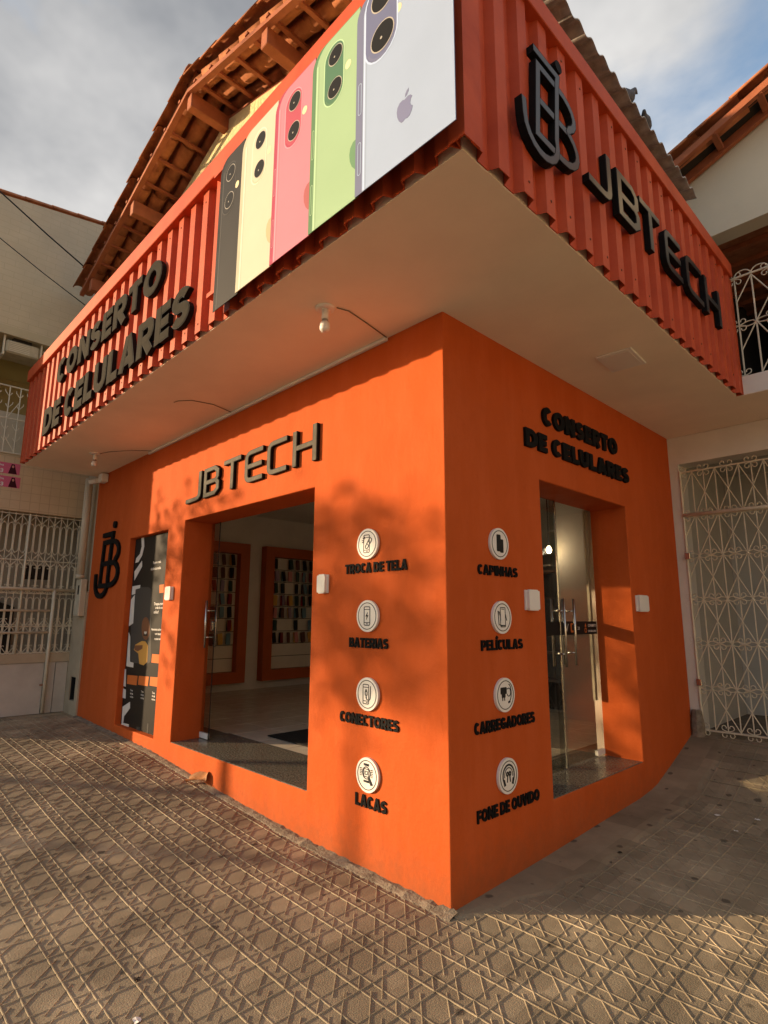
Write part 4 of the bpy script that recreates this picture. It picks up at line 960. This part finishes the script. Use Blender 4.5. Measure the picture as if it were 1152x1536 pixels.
MB().box(XN-1.2, XN-.001, YN, .3, 3.42, 3.60).build('balcony_slab', TANP, nb)
MB().poly(F, [(YN, 2.85), (.35, 2.85), (.35, 3.57), (YN, 3.57)], -.2, .0).build('tiled_band', TAN_TILE, nb)
MB().box(XN-1.3, XN-1.2, YN, .3, 3.6, z5+.3).build('balcony_back', mat('ochre_wall', (.36, .28, .10), .8, .08), nb)
MB().box(XN-1.2, XN-.3, YN, .3, z5-.02, z5+.1).build('balcony_ceiling', TANP, nb)
DOORW = mat('varnished_door', (.30, .21, .07), .5, .12)
for k in range(3):
    y0 = -1.9+k*.72; d = MB(); d.cbox(XN-1.2, XN-1.15, y0, y0+.70, 3.6, 5.0, .005); d = d.build('balcony_door', DOORW, nb)
    b = MB(); b.ribbon(FR(XN-1.15), [(y0+.10, 4.35), (y0+.60, 4.35), (y0+.60, 4.72)]+arc(y0+.35, 4.72, .25, .18, 0, 180, 8)[1:-1]+[(y0+.10, 4.72)], .03, .0005, .012, True); b.build('panel_mould', DOORW, d)
MB().poly(FR(XN-.10), [(YN, 3.61), (.25, 3.61), (.25, 4.18), (YN, 4.18)], -.02, 0).build('balcony_screen', mat('pale_sheet', (.52, .47, .36), .7, .05), nb)
# balcony railing
rail = thing('balcony_railing', (XN+.02, -1, 3.6), 'cream branching iron railing on the balcony of the tan house', 'railing'); F = FR(XN+.02)
for z in (3.60, 4.06, 4.50): MB().tube([F(YN, z, 0), F(.1, z, 0)], .010, 6).build('rail', CREAMMETAL, rail)
bb = MB(); bb.tube([(0, 0, 0), (0, 0, .90)], .008, 5); bar_me = bb.mesh('bar', CREAMMETAL)
twigs = []
for (z, s_) in ((.15, 1), (.30, -1), (.60, 1), (.76, -1)):
    tw = MB(); tw.tube([(0, -s_*.03, z+.05), (0, 0, z), (0, s_*.045, z+.06), (0, s_*.05, z+.09)], [.009, .006, .006, .004], 5); twigs.append(tw.mesh('twig', CREAMMETAL))
for k in range(17):
    y = -1.95+k*.125
    put('bar', bar_me, rail, (XN+.02, y, 3.60)); [put('twig', q, rail, (XN+.02, y, 3.60)) for q in twigs]
    if k % 2: MB().tube([F(y, 4.06, 0), F(y+.125, 4.30, 0)], .006, 5).build('diagonal', CREAMMETAL, rail); MB().tube([F(y, 3.82, 0), F(y+.125, 3.62, 0)], .006, 5).build('diagonal', CREAMMETAL, rail)
# air conditioner under the cornice
aw = thing('air_conditioner', (XN-.12, -.95, 5.0), 'beige box air conditioner with a looped hose under the eave of the tan house', 'air conditioner')
aa, ac = -1.18, -.78; ACP = mat('aged_beige_plastic', (.46, .40, .28), .6, .15, 12, .1, 40)
MB().cbox(XN-.30, XN-.02, aa, ac, 4.98, 5.16, .02).build('case', ACP, aw)
for k in range(6): MB().box(XN-.021, XN-.016, aa+.04, ac-.12, 5.005+k*.024, 5.015+k*.024).build('louvre', CREAMMETAL, aw)
for y in (aa-.02, ac+.02):
    MB().cbox(XN-.28, XN-.01, y-.012, y+.012, 4.93, 4.975, .004).build('bracket', CREAMMETAL, aw); MB().cbox(XN-.06, XN-.03, y-.012, y+.012, 4.976, z5-.025, .004).build('hanger', CREAMMETAL, aw)
MB().tube([(XN-.10, ac, 5.12), (XN-.06, ac+.10, 5.14), (XN-.05, ac+.15, 5.06), (XN-.06, ac+.11, 4.98), (XN-.10, ac+.05, 4.95)], .016, 7).build('hose', CREAMMETAL, aw, True)
MB().box(XN-.25, XN-.05, aa+.08, ac-.1, 5.161, z5-.021).build('dark_gap_board', DARK, aw)
# posters on the tile band
for k, (pa, pb) in enumerate(((697, 713), (717, 733))):
    a, c = PX(0, XN, 31, pa), PX(0, XN, 29, pb); z1_, z0_ = a.z, c.z; y1 = a.y; F = FR(XN)
    o = thing('campaign_sticker', (XN, y1-.3, z0_), ('upper' if k == 0 else 'lower')+' pink sticker with a dark haired woman on the tan tiled wall', 'sticker')
    MB().poly(F, [(y1-.62, z0_), (y1, z0_), (y1, z1_), (y1-.62, z1_)], .001, .003).build('sheet', prt('pink_sticker', (.55, .12, .20), .5), o)
    MB().poly(F, [(y1-.13, z0_+.004), (y1-.03, z0_+.004), (y1-.05, z0_+.07), (y1-.065, z1_-.012), (y1-.10, z1_-.012), (y1-.115, z0_+.07)], .0032, .0036).build('hair', prt('sticker_hair', (.05, .01, .015)), o)
    MB().poly(F, arc(y1-.082, z1_-.045, .013, .018, 0, 330, 11), .0038, .0042).build('face', prt('sticker_face', (.55, .25, .2)), o)
    tline(F, 'Dra', y1-.25, z1_-.05, .030, PW, o, .0033, bold=.04); tline(F, '23', y1-.25, z0_+.012, .05, PW, o, .0033, bold=.06); tline(F, '33', y1-.42, z0_+.012, .05, PW, o, .0033, bold=.06)
# return wall between the house and the shop
RW = mat('grey_tan_render', (.44, .36, .25), .85, .12, 4, .2, 50)
b = wall_mesh(FL(-.02), XN-.05, LE+.004, .0, 1.82, [(-6.42, -6.20, .42, .72)], -.20, 0); b.build('return_wall', RW, nb)
b = MB(); b.box(-6.42, -6.20, .14, .178, .42, .72); b.box(-6.42, -6.41, -.005, .139, .42, .72); b.box(-6.21, -6.20, -.005, .139, .42, .72); b.box(-6.409, -6.211, -.005, .139, .71, .72); b.build('niche_shade_liner', INK, nb)  # black liner boxes put the shade of the niche into the colour
MB().box(XN-.05, LE+.004, -.0, .18, 1.82, H+2).build('return_wall', RW, nb)
MB().box(XN-3, XN-.001, .12, .3, 0, 3.4).build('garage_wall', mat('garage_paint', (.40, .36, .28), .9, .1), nb)
MB().box(XN-.75, XN-.65, YN+.16, .11, 0, 3.29).build('garage_wall', MATS['garage_paint'], nb)
MB().box(XN-3, XN-.001, YN, YN+.15, 0, 7).build('garage_wall', TANP, nb)
MB().box(XN-4, XN-.3, YN+.151, .3, 3.3, 3.41).build('garage_ceiling', MATS['garage_paint'], nb)
MB().box(XN-5, XN-.31, YN, .6, z5+.3, 7.0).build('house_body', TANP, nb)
MB().box(XN-.16, XN-.12, -.62, -.35, 1.98, 2.16).build('vent', DARK, nb)
# water meter in the niche
o = thing('water_meter', (-6.31, .08, .43), 'small water meter with pipes in the dark wall niche by the shop', 'water meter')
MB().tube([(-6.40, .07, .50), (-6.33, .07, .52)], .014, 7).build('pipe', STEEL, o); MB().lathe([(.03, 0), (.035, .02), (.03, .05), (.012, .055)], 12, Matrix.Translation((-6.30, .07, .49))).build('body', mat('meter_blue', (.10, .10, .12), .4), o, True); MB().tube([(-6.27, .07, .52), (-6.21, .07, .50)], .014, 7).build('pipe', STEEL, o)
# electricity box and drainpipe
o = thing('meter_box', (-6.22, -.05, 1.55), 'cream electric meter box on the wall under the drainpipe', 'meter box')
MB().cbox(-6.30, -6.10, -.10, -.021, 1.50, 1.98, .008).build('case', PVC, o); MB().box(-6.20, -6.15, -.1035, -.1005, 1.78, 1.90).build('window', INK, o); MB().cbox(-6.29, -6.11, -.106, -.101, 1.52, 1.70, .002).build('cover', PVC, o)
o = thing('drainpipe', (-6.15, -.10, 2.0), 'cream drainpipe running down the left end of the orange wall', 'drainpipe')
MB().tube([(-6.165, -.10, H-.03), (-6.165, -.10, 2.02)], .050, 14).build('pipe', PVC, o, True); MB().tube([(-6.165, -.10, 2.04), (-6.165, -.10, 1.99)], .056, 14).build('collar', PVC, o, True); MB().tube([(-6.30, -.08, 2.015), (-6.17, -.08, 2.01)], .012, 6).build('clamp', STEEL, o)
# garage grille of the house
gg = thing('garage_gate', (XN, -1, .3), 'cream iron garage gate with oval grille over white sheet panels', 'gate'); F = FR(XN-.03)
ya, yb = YN+.02, -.02
PANEL = mat('gate_sheet', (.52, .48, .42), .6, .12, 3, .05, 20)
yp = [ya, -1.35, -.30, -.17, yb]
for a, c in zip(yp, yp[1:]): MB().poly(F, [(a+.004, .26), (c-.004, .26), (c-.004, .90), (a+.004, .90)], -.02, .0).build('panel', PANEL, gg)
MB().poly(F, [(ya, .905), (yb, .905), (yb, 1.02), (ya, 1.02)], -.03, .015).build('ledge', RW, gg)
S = .0775
bb = MB(); bb.tube([(0, 0, 1.02), (0, 0, 2.84)], .005, 5); gb = bb.mesh('bar', CREAMMETAL)
ov = MB(); ov.tube([(0, y_, z_) for y_, z_ in arc(S/2, .19, S/2-.008, .05, 0, 180, 6)+arc(S/2, -.19+.10, S/2-.008, .05, 180, 360, 6)], .0045, 4, True); ov_me = ov.mesh('oval', CREAMMETAL)
sp = MB()
for s_ in (-1, 1): sp.tube([(0, 0, .09), (0, s_*S*.9, 0)], .0045, 4); sp.tube([(0, 0, .06), (0, s_*.02, .10), (0, s_*.032, .10), (0, s_*.036, .085)], .004, 4)
sp_me = sp.mesh('spear', CREAMMETAL)
k = 0; y = yb-.03
while y > ya:
    put('bar', gb, gg, (XN-.03, y, 0))
    for zc in (2.46, 1.94, 1.50, 1.16): put('oval', ov_me, gg, (XN-.028, y, zc), None)
    if k % 2 == 0:
        for zc in (2.22, 1.80, 1.37, 1.03): put('spear', sp_me, gg, (XN-.027, y, zc))
        for zc in (2.22, 2.80, 1.37): put('spear', sp_me, gg, (XN-.027, y, zc), (math.pi, 0, 0))
    y -= S; k += 1
for z in (1.03, 1.37, 1.79, 2.22, 2.82): MB().tube([F(ya, z, .004), F(yb, z, .004)], .007, 5).build('rail', CREAMMETAL, gg)
for (p, q) in (((YN, 1.86), (-.01, 1.84)),): MB().tube([F(p[0], p[1], .035), F(q[0], q[1], .035)], .020, 8).build('frame_tube', CREAMMETAL, gg, True)
for z in (1.57, 1.29): MB().tube([F(YN, z, .035), F(-.30, z, .035)], .014, 8).build('frame_tube', CREAMMETAL, gg, True)
MB().tube([F(-.285, .27, .035), F(-.285, 1.84, .035)], .022, 8).build('frame_tube', CREAMMETAL, gg, True); MB().tube([F(-.66, 1.02, .01), F(-.66, 2.83, .01)], .013, 6).build('frame_tube', CREAMMETAL, gg, True)
b = MB(); b.tube([F(-.345, .62, .03), F(-.285, .62, .03)], .012, 6); b.build('latch', STEEL, gg)
# old car shape inside the dark garage
o = thing('stored_boards', (XN-.55, -1.3, .25), 'dark boards leaning inside the shaded garage behind the grille', 'boards')
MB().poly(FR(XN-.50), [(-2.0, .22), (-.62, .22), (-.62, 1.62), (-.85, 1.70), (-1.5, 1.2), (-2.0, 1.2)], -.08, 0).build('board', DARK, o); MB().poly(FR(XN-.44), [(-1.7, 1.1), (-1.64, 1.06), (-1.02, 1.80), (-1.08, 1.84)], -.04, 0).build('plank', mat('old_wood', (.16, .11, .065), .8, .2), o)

# ------------------------------------------------------------------ right hand house with scrollwork gate
XB = 3.2
rh = thing('side_house', (1.8, 4.2, .42), 'white house with a porch, balcony and clay roof beside the shaded orange wall', 'house')
MB().box(-.3, XB, RE+.006, YG+.22, 3.075, H-.003).build('lintel', WHITE_WALL, rh)
MB().box(-.3, .085, RE+.006, YG+.22, .2, 3.074).build('jamb', WHITE_WALL, rh)
b = MB(); b.lathe([(.07, .40), (.062, .44), (.066, .50), (.055, .57), (.045, .64)], 9, Matrix.Translation((.055, YG-.02, 0))); b.build('jamb_foot', MORTAR, rh)
MB().box(OR_+.0005, XB, CE+.013, YG+.1, H+.003, H+.165).build('balcony_slab', WHITE_WALL, rh)
MB().box(OR_+.0005, XB, CE+.014, YG+.1, H, H+.0028).build('porch_ceiling', SOFFIT, rh)
MB().box(.02, .082, YG+.221, 6.6, .2, 3.3).build('passage_wall', mat('passage_paint', (.46, .45, .41), .85, .06), rh)
MB().box(.083, XB, 6.5, 6.6, .2, 3.3).build('passage_wall', MATS['passage_paint'], rh)
MB().box(.083, .70, 5.2, 5.3, .2, 3.3).build('passage_wall', MATS['passage_paint'], rh)
MB().box(.083, XB, YG+.221, 6.5, .36, .44).build('passage_floor', CONC, rh)
MB().box(.083, XB, YG+.221, 6.5, 3.2, 3.3).build('passage_ceiling', MATS['passage_paint'], rh)
MB().box(XB, XB+.1, YG, 6.6, .2, 5.1).build('passage_wall', WHITE_WALL, rh)
YW = 3.25; F = FL(YW)
def wr(px, py, y=YW): p = PX(1, y, px, py); return p.x, p.z
w1, w2, w3, w4 = wr(1032, 282), wr(1152, 180), wr(1060, 352), wr(1152, 325)
sl3_ = (w2[1]-w1[1])/(w2[0]-w1[0]); zb_ = (w3[1]+w4[1])/2
MB().poly(F, [(.3, zb_), (XB, zb_), (XB, w1[1]+sl3_*(XB-w1[0])+.07), (.3, w1[1]+sl3_*(.3-w1[0])+.07)], -.2, 0).build('gable_wall', mat('cream_wall', (.68, .61, .47), .8, .06, 1.5, .15, 40), rh)
rr2 = MB(); x0_, z0_ = .3, w1[1]+sl3_*(.3-w1[0]); rr2.add([(x0_-.3, YW, z0_+.06-.3*sl3_), (XB+.3, YW, z0_+.06+(XB+.3-x0_)*sl3_), (XB+.3, 8, z0_+.06+(XB+.3-x0_)*sl3_), (x0_-.3, 8, z0_+.06-.3*sl3_)], [(0, 1, 2, 3)])
rr2 = rr2.build('roof', TERRA, rh); ang3 = math.atan(sl3_)
for k in range(8):       # barrel tiles along the verge
    q = -.35+k*.40
    for (yo, me, dz) in ((YW-.30, capme, .10), (YW-.20, chme, .13), (YW-.10, capme, .10)):
        put('roof_tile', me, rr2, (x0_+q*math.cos(ang3), yo, z0_+q*math.sin(ang3)+dz+.05+.006*(k % 2)), (0, -ang3-.02, 0))
b = MB(); b.add([(x0_-.4, yy_, z0_+zz_-.4*sl3_) for yy_, zz_ in ((YW-.33, .10), (YW+.2, .10))]+[(x0_+3.0, yy_, z0_+.10+3.0*sl3_) for yy_ in (YW+.2, YW-.33)], [(0, 1, 2, 3)]); b.build('sky_gap_sheet', DARK, rr2)  # dark sheet added to block sky light showing between the tiles
for (yo, hh) in ((YW-.34, .07), (YW-.07, .10)):
    b = MB(); 
    for q in (-.4, 3.1): 
        x, z = x0_+q*math.cos(ang3), z0_+q*math.sin(ang3)
        b.v += [(x, yo, z+.11-hh), (x, yo+.05, z+.11-hh), (x, yo+.05, z+.11), (x, yo, z+.11)]
    b.f = [(0, 4, 5, 1), (1, 5, 6, 2), (2, 6, 7, 3), (3, 7, 4, 0), (0, 1, 2, 3), (7, 6, 5, 4)]; b.build('rafter', TERRA_W, rr2)
for k in range(8):
    q = -.2+k*.42; x, z = x0_+q*math.cos(ang3), z0_+q*math.sin(ang3); MB().box(x-.025, x+.025, YW-.33, YW+.0, z+.035, z+.085).build('batten', TERRA_W, rr2)
# dark terrace behind the railing: tiled underside and back wall
ter = MB(); ter.add([(.3, YW+.02, zb_+.12), (XB, YW+.02, zb_+.12), (XB, 7.5, zb_+.55), (.3, 7.5, zb_+.55)], [(3, 2, 1, 0)]); ter.build('terrace_roof', TERRA, rh)
for k in range(10): y = YW+.2+k*.4; MB().box(.3, XB, y, y+.05, zb_+.06+(y-YW)*.1, zb_+.11+(y-YW)*.1).build('batten', TERRA_W, rr2)
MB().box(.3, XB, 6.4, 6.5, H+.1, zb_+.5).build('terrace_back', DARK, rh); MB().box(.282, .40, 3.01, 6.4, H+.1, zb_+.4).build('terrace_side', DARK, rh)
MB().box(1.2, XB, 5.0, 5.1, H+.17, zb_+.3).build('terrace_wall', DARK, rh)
MB().box(.41, 2.2, 4.2, 4.28, H+.17, H+.36).build('terrace_step', mat('beige_step', (.40, .34, .24), .8), rh)
# scrollwork pieces
def spiral(b, s_, t_):
    pts = [(0, 0, 0)]
    for i in range(8):
        a = R(-90+i*42); r_ = .026*(1-i*.06); pts.append((s_*(.030+r_*math.cos(a)), 0, t_*(.034+r_*math.sin(a))))
    b.tube(pts, .0045, 4)
b = MB()
for s_ in (-1, 1):
    for t_ in (-1, 1): spiral(b, s_, t_)
scr_me = b.mesh('scroll', CREAMMETAL)
def scroll_grille(root, y, xs, rows, r=.006, arches=False):
    for i, x in enumerate(xs):
        MB().tube([(x, y, rows[0]), (x, y, rows[-1])], r, 5).build('bar', CREAMMETAL, root)
        if i % 2 == 0:
            for z in rows: put('scroll', scr_me, root, (x, y-.006, z))
        if i % 2 == 1:
            for z0, z1 in zip(rows, rows[1:]):
                for j in (i-2, i+2):
                    if 0 <= j < len(xs): MB().tube([(x, y-.004, z1), (xs[j], y-.002, z0)], r*.8, 4).build('diagonal', CREAMMETAL, root)
                    elif 0 <= (i+j)//2 < len(xs): MB().tube([(x, y-.004, z1), (xs[(i+j)//2], y-.002, (z0+z1)/2)], r*.8, 4).build('diagonal', CREAMMETAL, root)
            for z in rows[1:-1]:
                for j in (i-1, i+1):
                    if 0 <= j < len(xs):
                        m_ = (x+xs[j])/2; MB().tube([(x, y, z), (x+(m_-x)*.4, y, z+.018), (m_, y, z+.022), (xs[j], y, z+.005)], r*.75, 4).build('link', CREAMMETAL, root); MB().tube([(x, y, z), (x+(m_-x)*.4, y, z-.018), (m_, y, z-.022), (xs[j], y, z-.005)], r*.75, 4).build('link', CREAMMETAL, root)
    if arches:
        for a, c in zip(xs, xs[1:]): MB().tube([(p_, y, q_) for p_, q_ in arc((a+c)/2, rows[-1]+.012, (c-a)/2, .055, 0, 180, 7)], r*.8, 4).build('arch', CREAMMETAL, root)
sg = thing('scrollwork_gate', (.7, YG, .45), 'tall cream scrollwork iron gate under the white lintel beside the shaded orange wall', 'gate')
xs = [.10+.105*i for i in range(14)]
scroll_grille(sg, YG, xs, [.47, .85, 1.27, 1.69, 2.12, 2.53, 2.98])
MB().tube([(.09, YG-.02, 2.535), (1.47, YG-.02, 2.525)], .018, 8).build('cross_tube', CREAMMETAL, sg, True)
for z in (.46, 2.985): MB().tube([(.09, YG, z), (1.47, YG, z)], .009, 6).build('rail', CREAMMETAL, sg)
MB().tube([(.095, YG-.012, .45), (.095, YG-.012, 3.0)], .012, 6).build('stile', CREAMMETAL, sg)
for z in (.9, 2.12): MB().cbox(.0855, .13, YG-.05, YG-.028, z-.03, z+.03, .003).build('hinge', STEEL, sg)
br = thing('terrace_railing', (1.4, 2.92, H+.17), 'cream scrollwork railing on the white balcony slab beside the red fascia', 'railing')
scroll_grille(br, 2.92, [.93+.13*i for i in range(12)], [H+.19, 4.02, 4.46], .007, True)
MB().tube([(.90, 2.92, 4.475), (2.4, 2.92, 4.465)], .010, 6).build('top_rail', CREAMMETAL, br)

# ------------------------------------------------------------------ wires, birds, litter
for (pa, pb, nm) in (((140, 412), (0, 287), 'thick'), ((128, 458), (0, 357), 'thin')):
    A, B = PX(0, -6.25, *pa), PX(0, -6.25, *pb); E_ = Vector((-6.25, -14, B.z+1.2))
    pts = [A, A.lerp(B, .5)+Vector((0, 0, -.012)), B]+[B.lerp(E_, t)+Vector((0, 0, (B.z-A.z)/(A.y-B.y)*4.0*t*(1-t))) for t in (.2, .4, .6, .8, 1)]
    o = MB(); o.tube(pts, .011 if nm == 'thick' else .007, 5); tag(o.build('overhead_wire', INK, None, True), '%s black overhead wire sloping across the tan brick wall to the roof eave' % nm, 'wire')
def pigeon(x, y, z, rz, label):
    o = thing('pigeon', (x, y, z), label, 'bird'); M = Matrix.Translation((x, y, z+.10)) @ Matrix.Rotation(rz, 4, 'Z'); b = MB()
    path = [(-.20, 0, -.035), (-.13, 0, -.02), (-.07, 0, 0), (0, 0, .012), (.05, 0, .03), (.075, 0, .065), (.088, 0, .095), (.105, 0, .108), (.118, 0, .104), (.138, 0, .097)]
    b.tube([M @ Vector(p) for p in path], [.012, .022, .044, .054, .046, .027, .022, .024, .016, .003], 10); b.build('body', mat('pigeon_grey', (.09, .09, .10), .7, .3, 30), o, True)
    for s_ in (-1, 1): MB().tube([M @ Vector((.0, s_*.02, -.03)), M @ Vector((.005, s_*.02, -.10))], .004, 5).build('leg', TERRA, o)
q = PX(0, .76, 936, 138); pigeon(.76, q.y, 5.105, R(70), 'grey pigeon facing away on the corrugated roof edge, higher of two')
q = PX(0, .76, 966, 182); pigeon(.76, q.y, 5.105, R(110), 'grey pigeon on the corrugated roof edge nearer the white gable')
lp = PX(2, .05, 294, 1190)
LEAF = mat('dry_leaf', (.34, .15, .055), .7, .3, 40)
b = MB(); n = 9
for i in range(n):
    t = i/(n-1); w = .075*math.sin(math.pi*min(1, t*.92+.06)); zc = .012+.045*math.sin(t*2.6)+.012*math.sin(t*9)
    for s_ in (-1, -.4, 0, .4, 1): b.v.append((lp.x+(t-.5)*.20+s_*w*.4, lp.y+(t-.5)*.06+s_*w, gz(lp.x, lp.y)+zc+.035*(s_+.6)**2*.6))
for i in range(n-1):
    for k in range(4): b.f.append((i*5+k, i*5+k+1, i*5+6+k, i*5+5+k))
o = thing('dry_leaf', (lp.x, lp.y, gz(lp.x, lp.y)), 'curled dry brown leaf on the paving in front of the wide doorway', 'leaf'); b.build('blade', LEAF, o, True); MB().tube([(lp.x+.10, lp.y+.03, gz(lp.x, lp.y)+.03), (lp.x+.16, lp.y+.06, gz(lp.x, lp.y)+.012)], .003, 4).build('stalk', LEAF, o)
def scrap(px, py, r, m, label, cat, name):
    p = PX(2, .06, px, py); z = gz(p.x, p.y); p = PX(2, z+.006, px, py); z = gz(p.x, p.y)+.007; b = MB(); k = 9
    b.v = [(p.x, p.y, z+.004)]+[(p.x+r*random.uniform(.6, 1.1)*math.cos(6.283*i/k), p.y+r*random.uniform(.5, 1)*math.sin(6.283*i/k), z+random.uniform(0, .008)) for i in range(k)]; b.f = [(0, 1+i, 1+(i+1) % k) for i in range(k)]
    tag(b.build(name, m), label, cat, 'small litter on the paving')
for px, py, r in ((1073, 1184, .028), (1128, 1151, .02), (205, 1533, .022), (1104, 1247, .015)): scrap(px, py, r, WHITE, 'small white paper scrap lying on the paving', 'paper', 'paper_scrap')
for px, py, r in ((243, 1128, .05), (262, 1133, .04), (176, 1118, .03), (930, 1280, .02), (205, 1470, .02), (480, 1160, .02), (660, 1350, .02)): scrap(px, py, r, mat('dead_leaf_dark', (.035, .026, .018), .9), 'small dark dead leaf lying flat on the paving', 'leaf', 'fallen_leaf')

# ------------------------------------------------------------------ street trees that shade the wall from across the pavement
BARK = mat('bark', (.10, .075, .05), .9, .3, 12, .6, 40); LEAFG = mat('foliage', (.05, .085, .022), .7, .4, 6, c2=(.10, .15, .04))
Sv, Nv = Vector((sx, sy, 0)), Vector((sy, -sx, 0))
def tree(n_, t_, zc, ra, rb, leaves, rt, label, seed, holes=.5):
    rnd = random.Random(seed); p = Nv*n_+Sv*t_
    o = thing('street_tree', (p.x, p.y, 0), label, 'tree', 'street trees')
    b = MB(); b.tube([(p.x, p.y, -.1), (p.x+.03, p.y, 1.0), (p.x-.05, p.y+.04, 2.0), (p.x, p.y, zc)], [rt*1.2, rt, rt*.8, rt*.35], 9)
    for i in range(7):
        a = rnd.uniform(0, 6.28); b.tube([(p.x-.03, p.y+.03, zc-rb*rnd.uniform(.5, 1.0)), (p.x+ra*.4*math.cos(a), p.y+ra*.4*math.sin(a), zc), (p.x+ra*.8*math.cos(a), p.y+ra*.8*math.sin(a), zc+rb*rnd.uniform(-.2, .5))], [rt*.4, rt*.22, rt*.08], 6)
    b.build('trunk', BARK, o, True)
    cl_ = [(rnd.uniform(0, 6.28), math.sqrt(rnd.random()), rnd.uniform(-1, 1)) for _ in range(46)]; b = MB()
    for i in range(leaves):
        a, r_, h_ = rnd.choice(cl_); q = Vector((p.x+ra*r_*math.cos(a), p.y+ra*r_*math.sin(a), zc+rb*h_*math.sqrt(max(.1, 1-r_*r_*.8))))+Vector((rnd.gauss(0, .19), rnd.gauss(0, .19), rnd.gauss(0, .14)))
        e1 = Vector((rnd.uniform(-1, 1), rnd.uniform(-1, 1), rnd.uniform(-1, 1))).normalized(); e2 = e1.orthogonal().normalized(); s_ = rnd.uniform(.05, .085)
        b.add([q-e1*s_, q+e2*s_*.5, q+e1*s_, q-e2*s_*.5], [(0, 1, 2, 3)])
    b.build('crown', LEAFG, o)
tree(-1.55, -11.5, 3.55, 1.55, .78, 1600, .08, 'street tree with a low dense crown casting dappled shade on the wall', 3)
tree(-.50, -15.0, 4.3, .9, .55, 900, .07, 'thinner street tree behind the low crowned one across the pavement', 11)

# ------------------------------------------------------------------ unseen house added across the side street for warm bounce light
ah = thing('bounce_light_house', (9, 0, 0), 'unseen cream house added across the side street to bounce light onto the orange wall', 'house')
AHW = mat('cream_render', (.66, .57, .42), .85, .06, 1.2, .15, 40)
wins = [(-5.6, -4.4, 1.2, 2.4), (-2.6, -1.6, .05, 2.3), (.4, 1.6, 1.2, 2.4), (3.4, 4.6, 1.2, 2.4), (6.4, 7.6, 1.2, 2.4)]
Fh = lambda u, v, d: (8.6-d, -u, v)
wall_mesh(Fh, -9, 7, -.1, 4.3, [(-b_, -a, c, d) for a, b_, c, d in wins], -.25, 0).build('wall', AHW, ah)
for (a, b_, c, d) in wins:
    f_ = wall_mesh(Fh, -b_, -a, c, d, [(-b_+.08, -(a+b_)/2-.03, c+.08, d-.08), (-(a+b_)/2+.03, -a-.08, c+.08, d-.08)], -.12, -.06).build('window', TERRA_W, ah)
    MB().poly(Fh, [(-b_, c), (-a, c), (-a, d), (-b_, d)], -.14, -.13).build('pane', DARK, f_)
MB().box(8.85, 13, -6.9, 8.9, -.1, 4.3).build('body', AHW, ah)
b = MB(); b.add([(8.2, -7.3, 4.2), (8.2, 9.3, 4.2), (11, 9.3, 5.3), (11, -7.3, 5.3), (13.6, -7.3, 4.2), (13.6, 9.3, 4.2)], [(0, 3, 2, 1), (3, 4, 5, 2)]); b.build('roof', TERRA, ah)
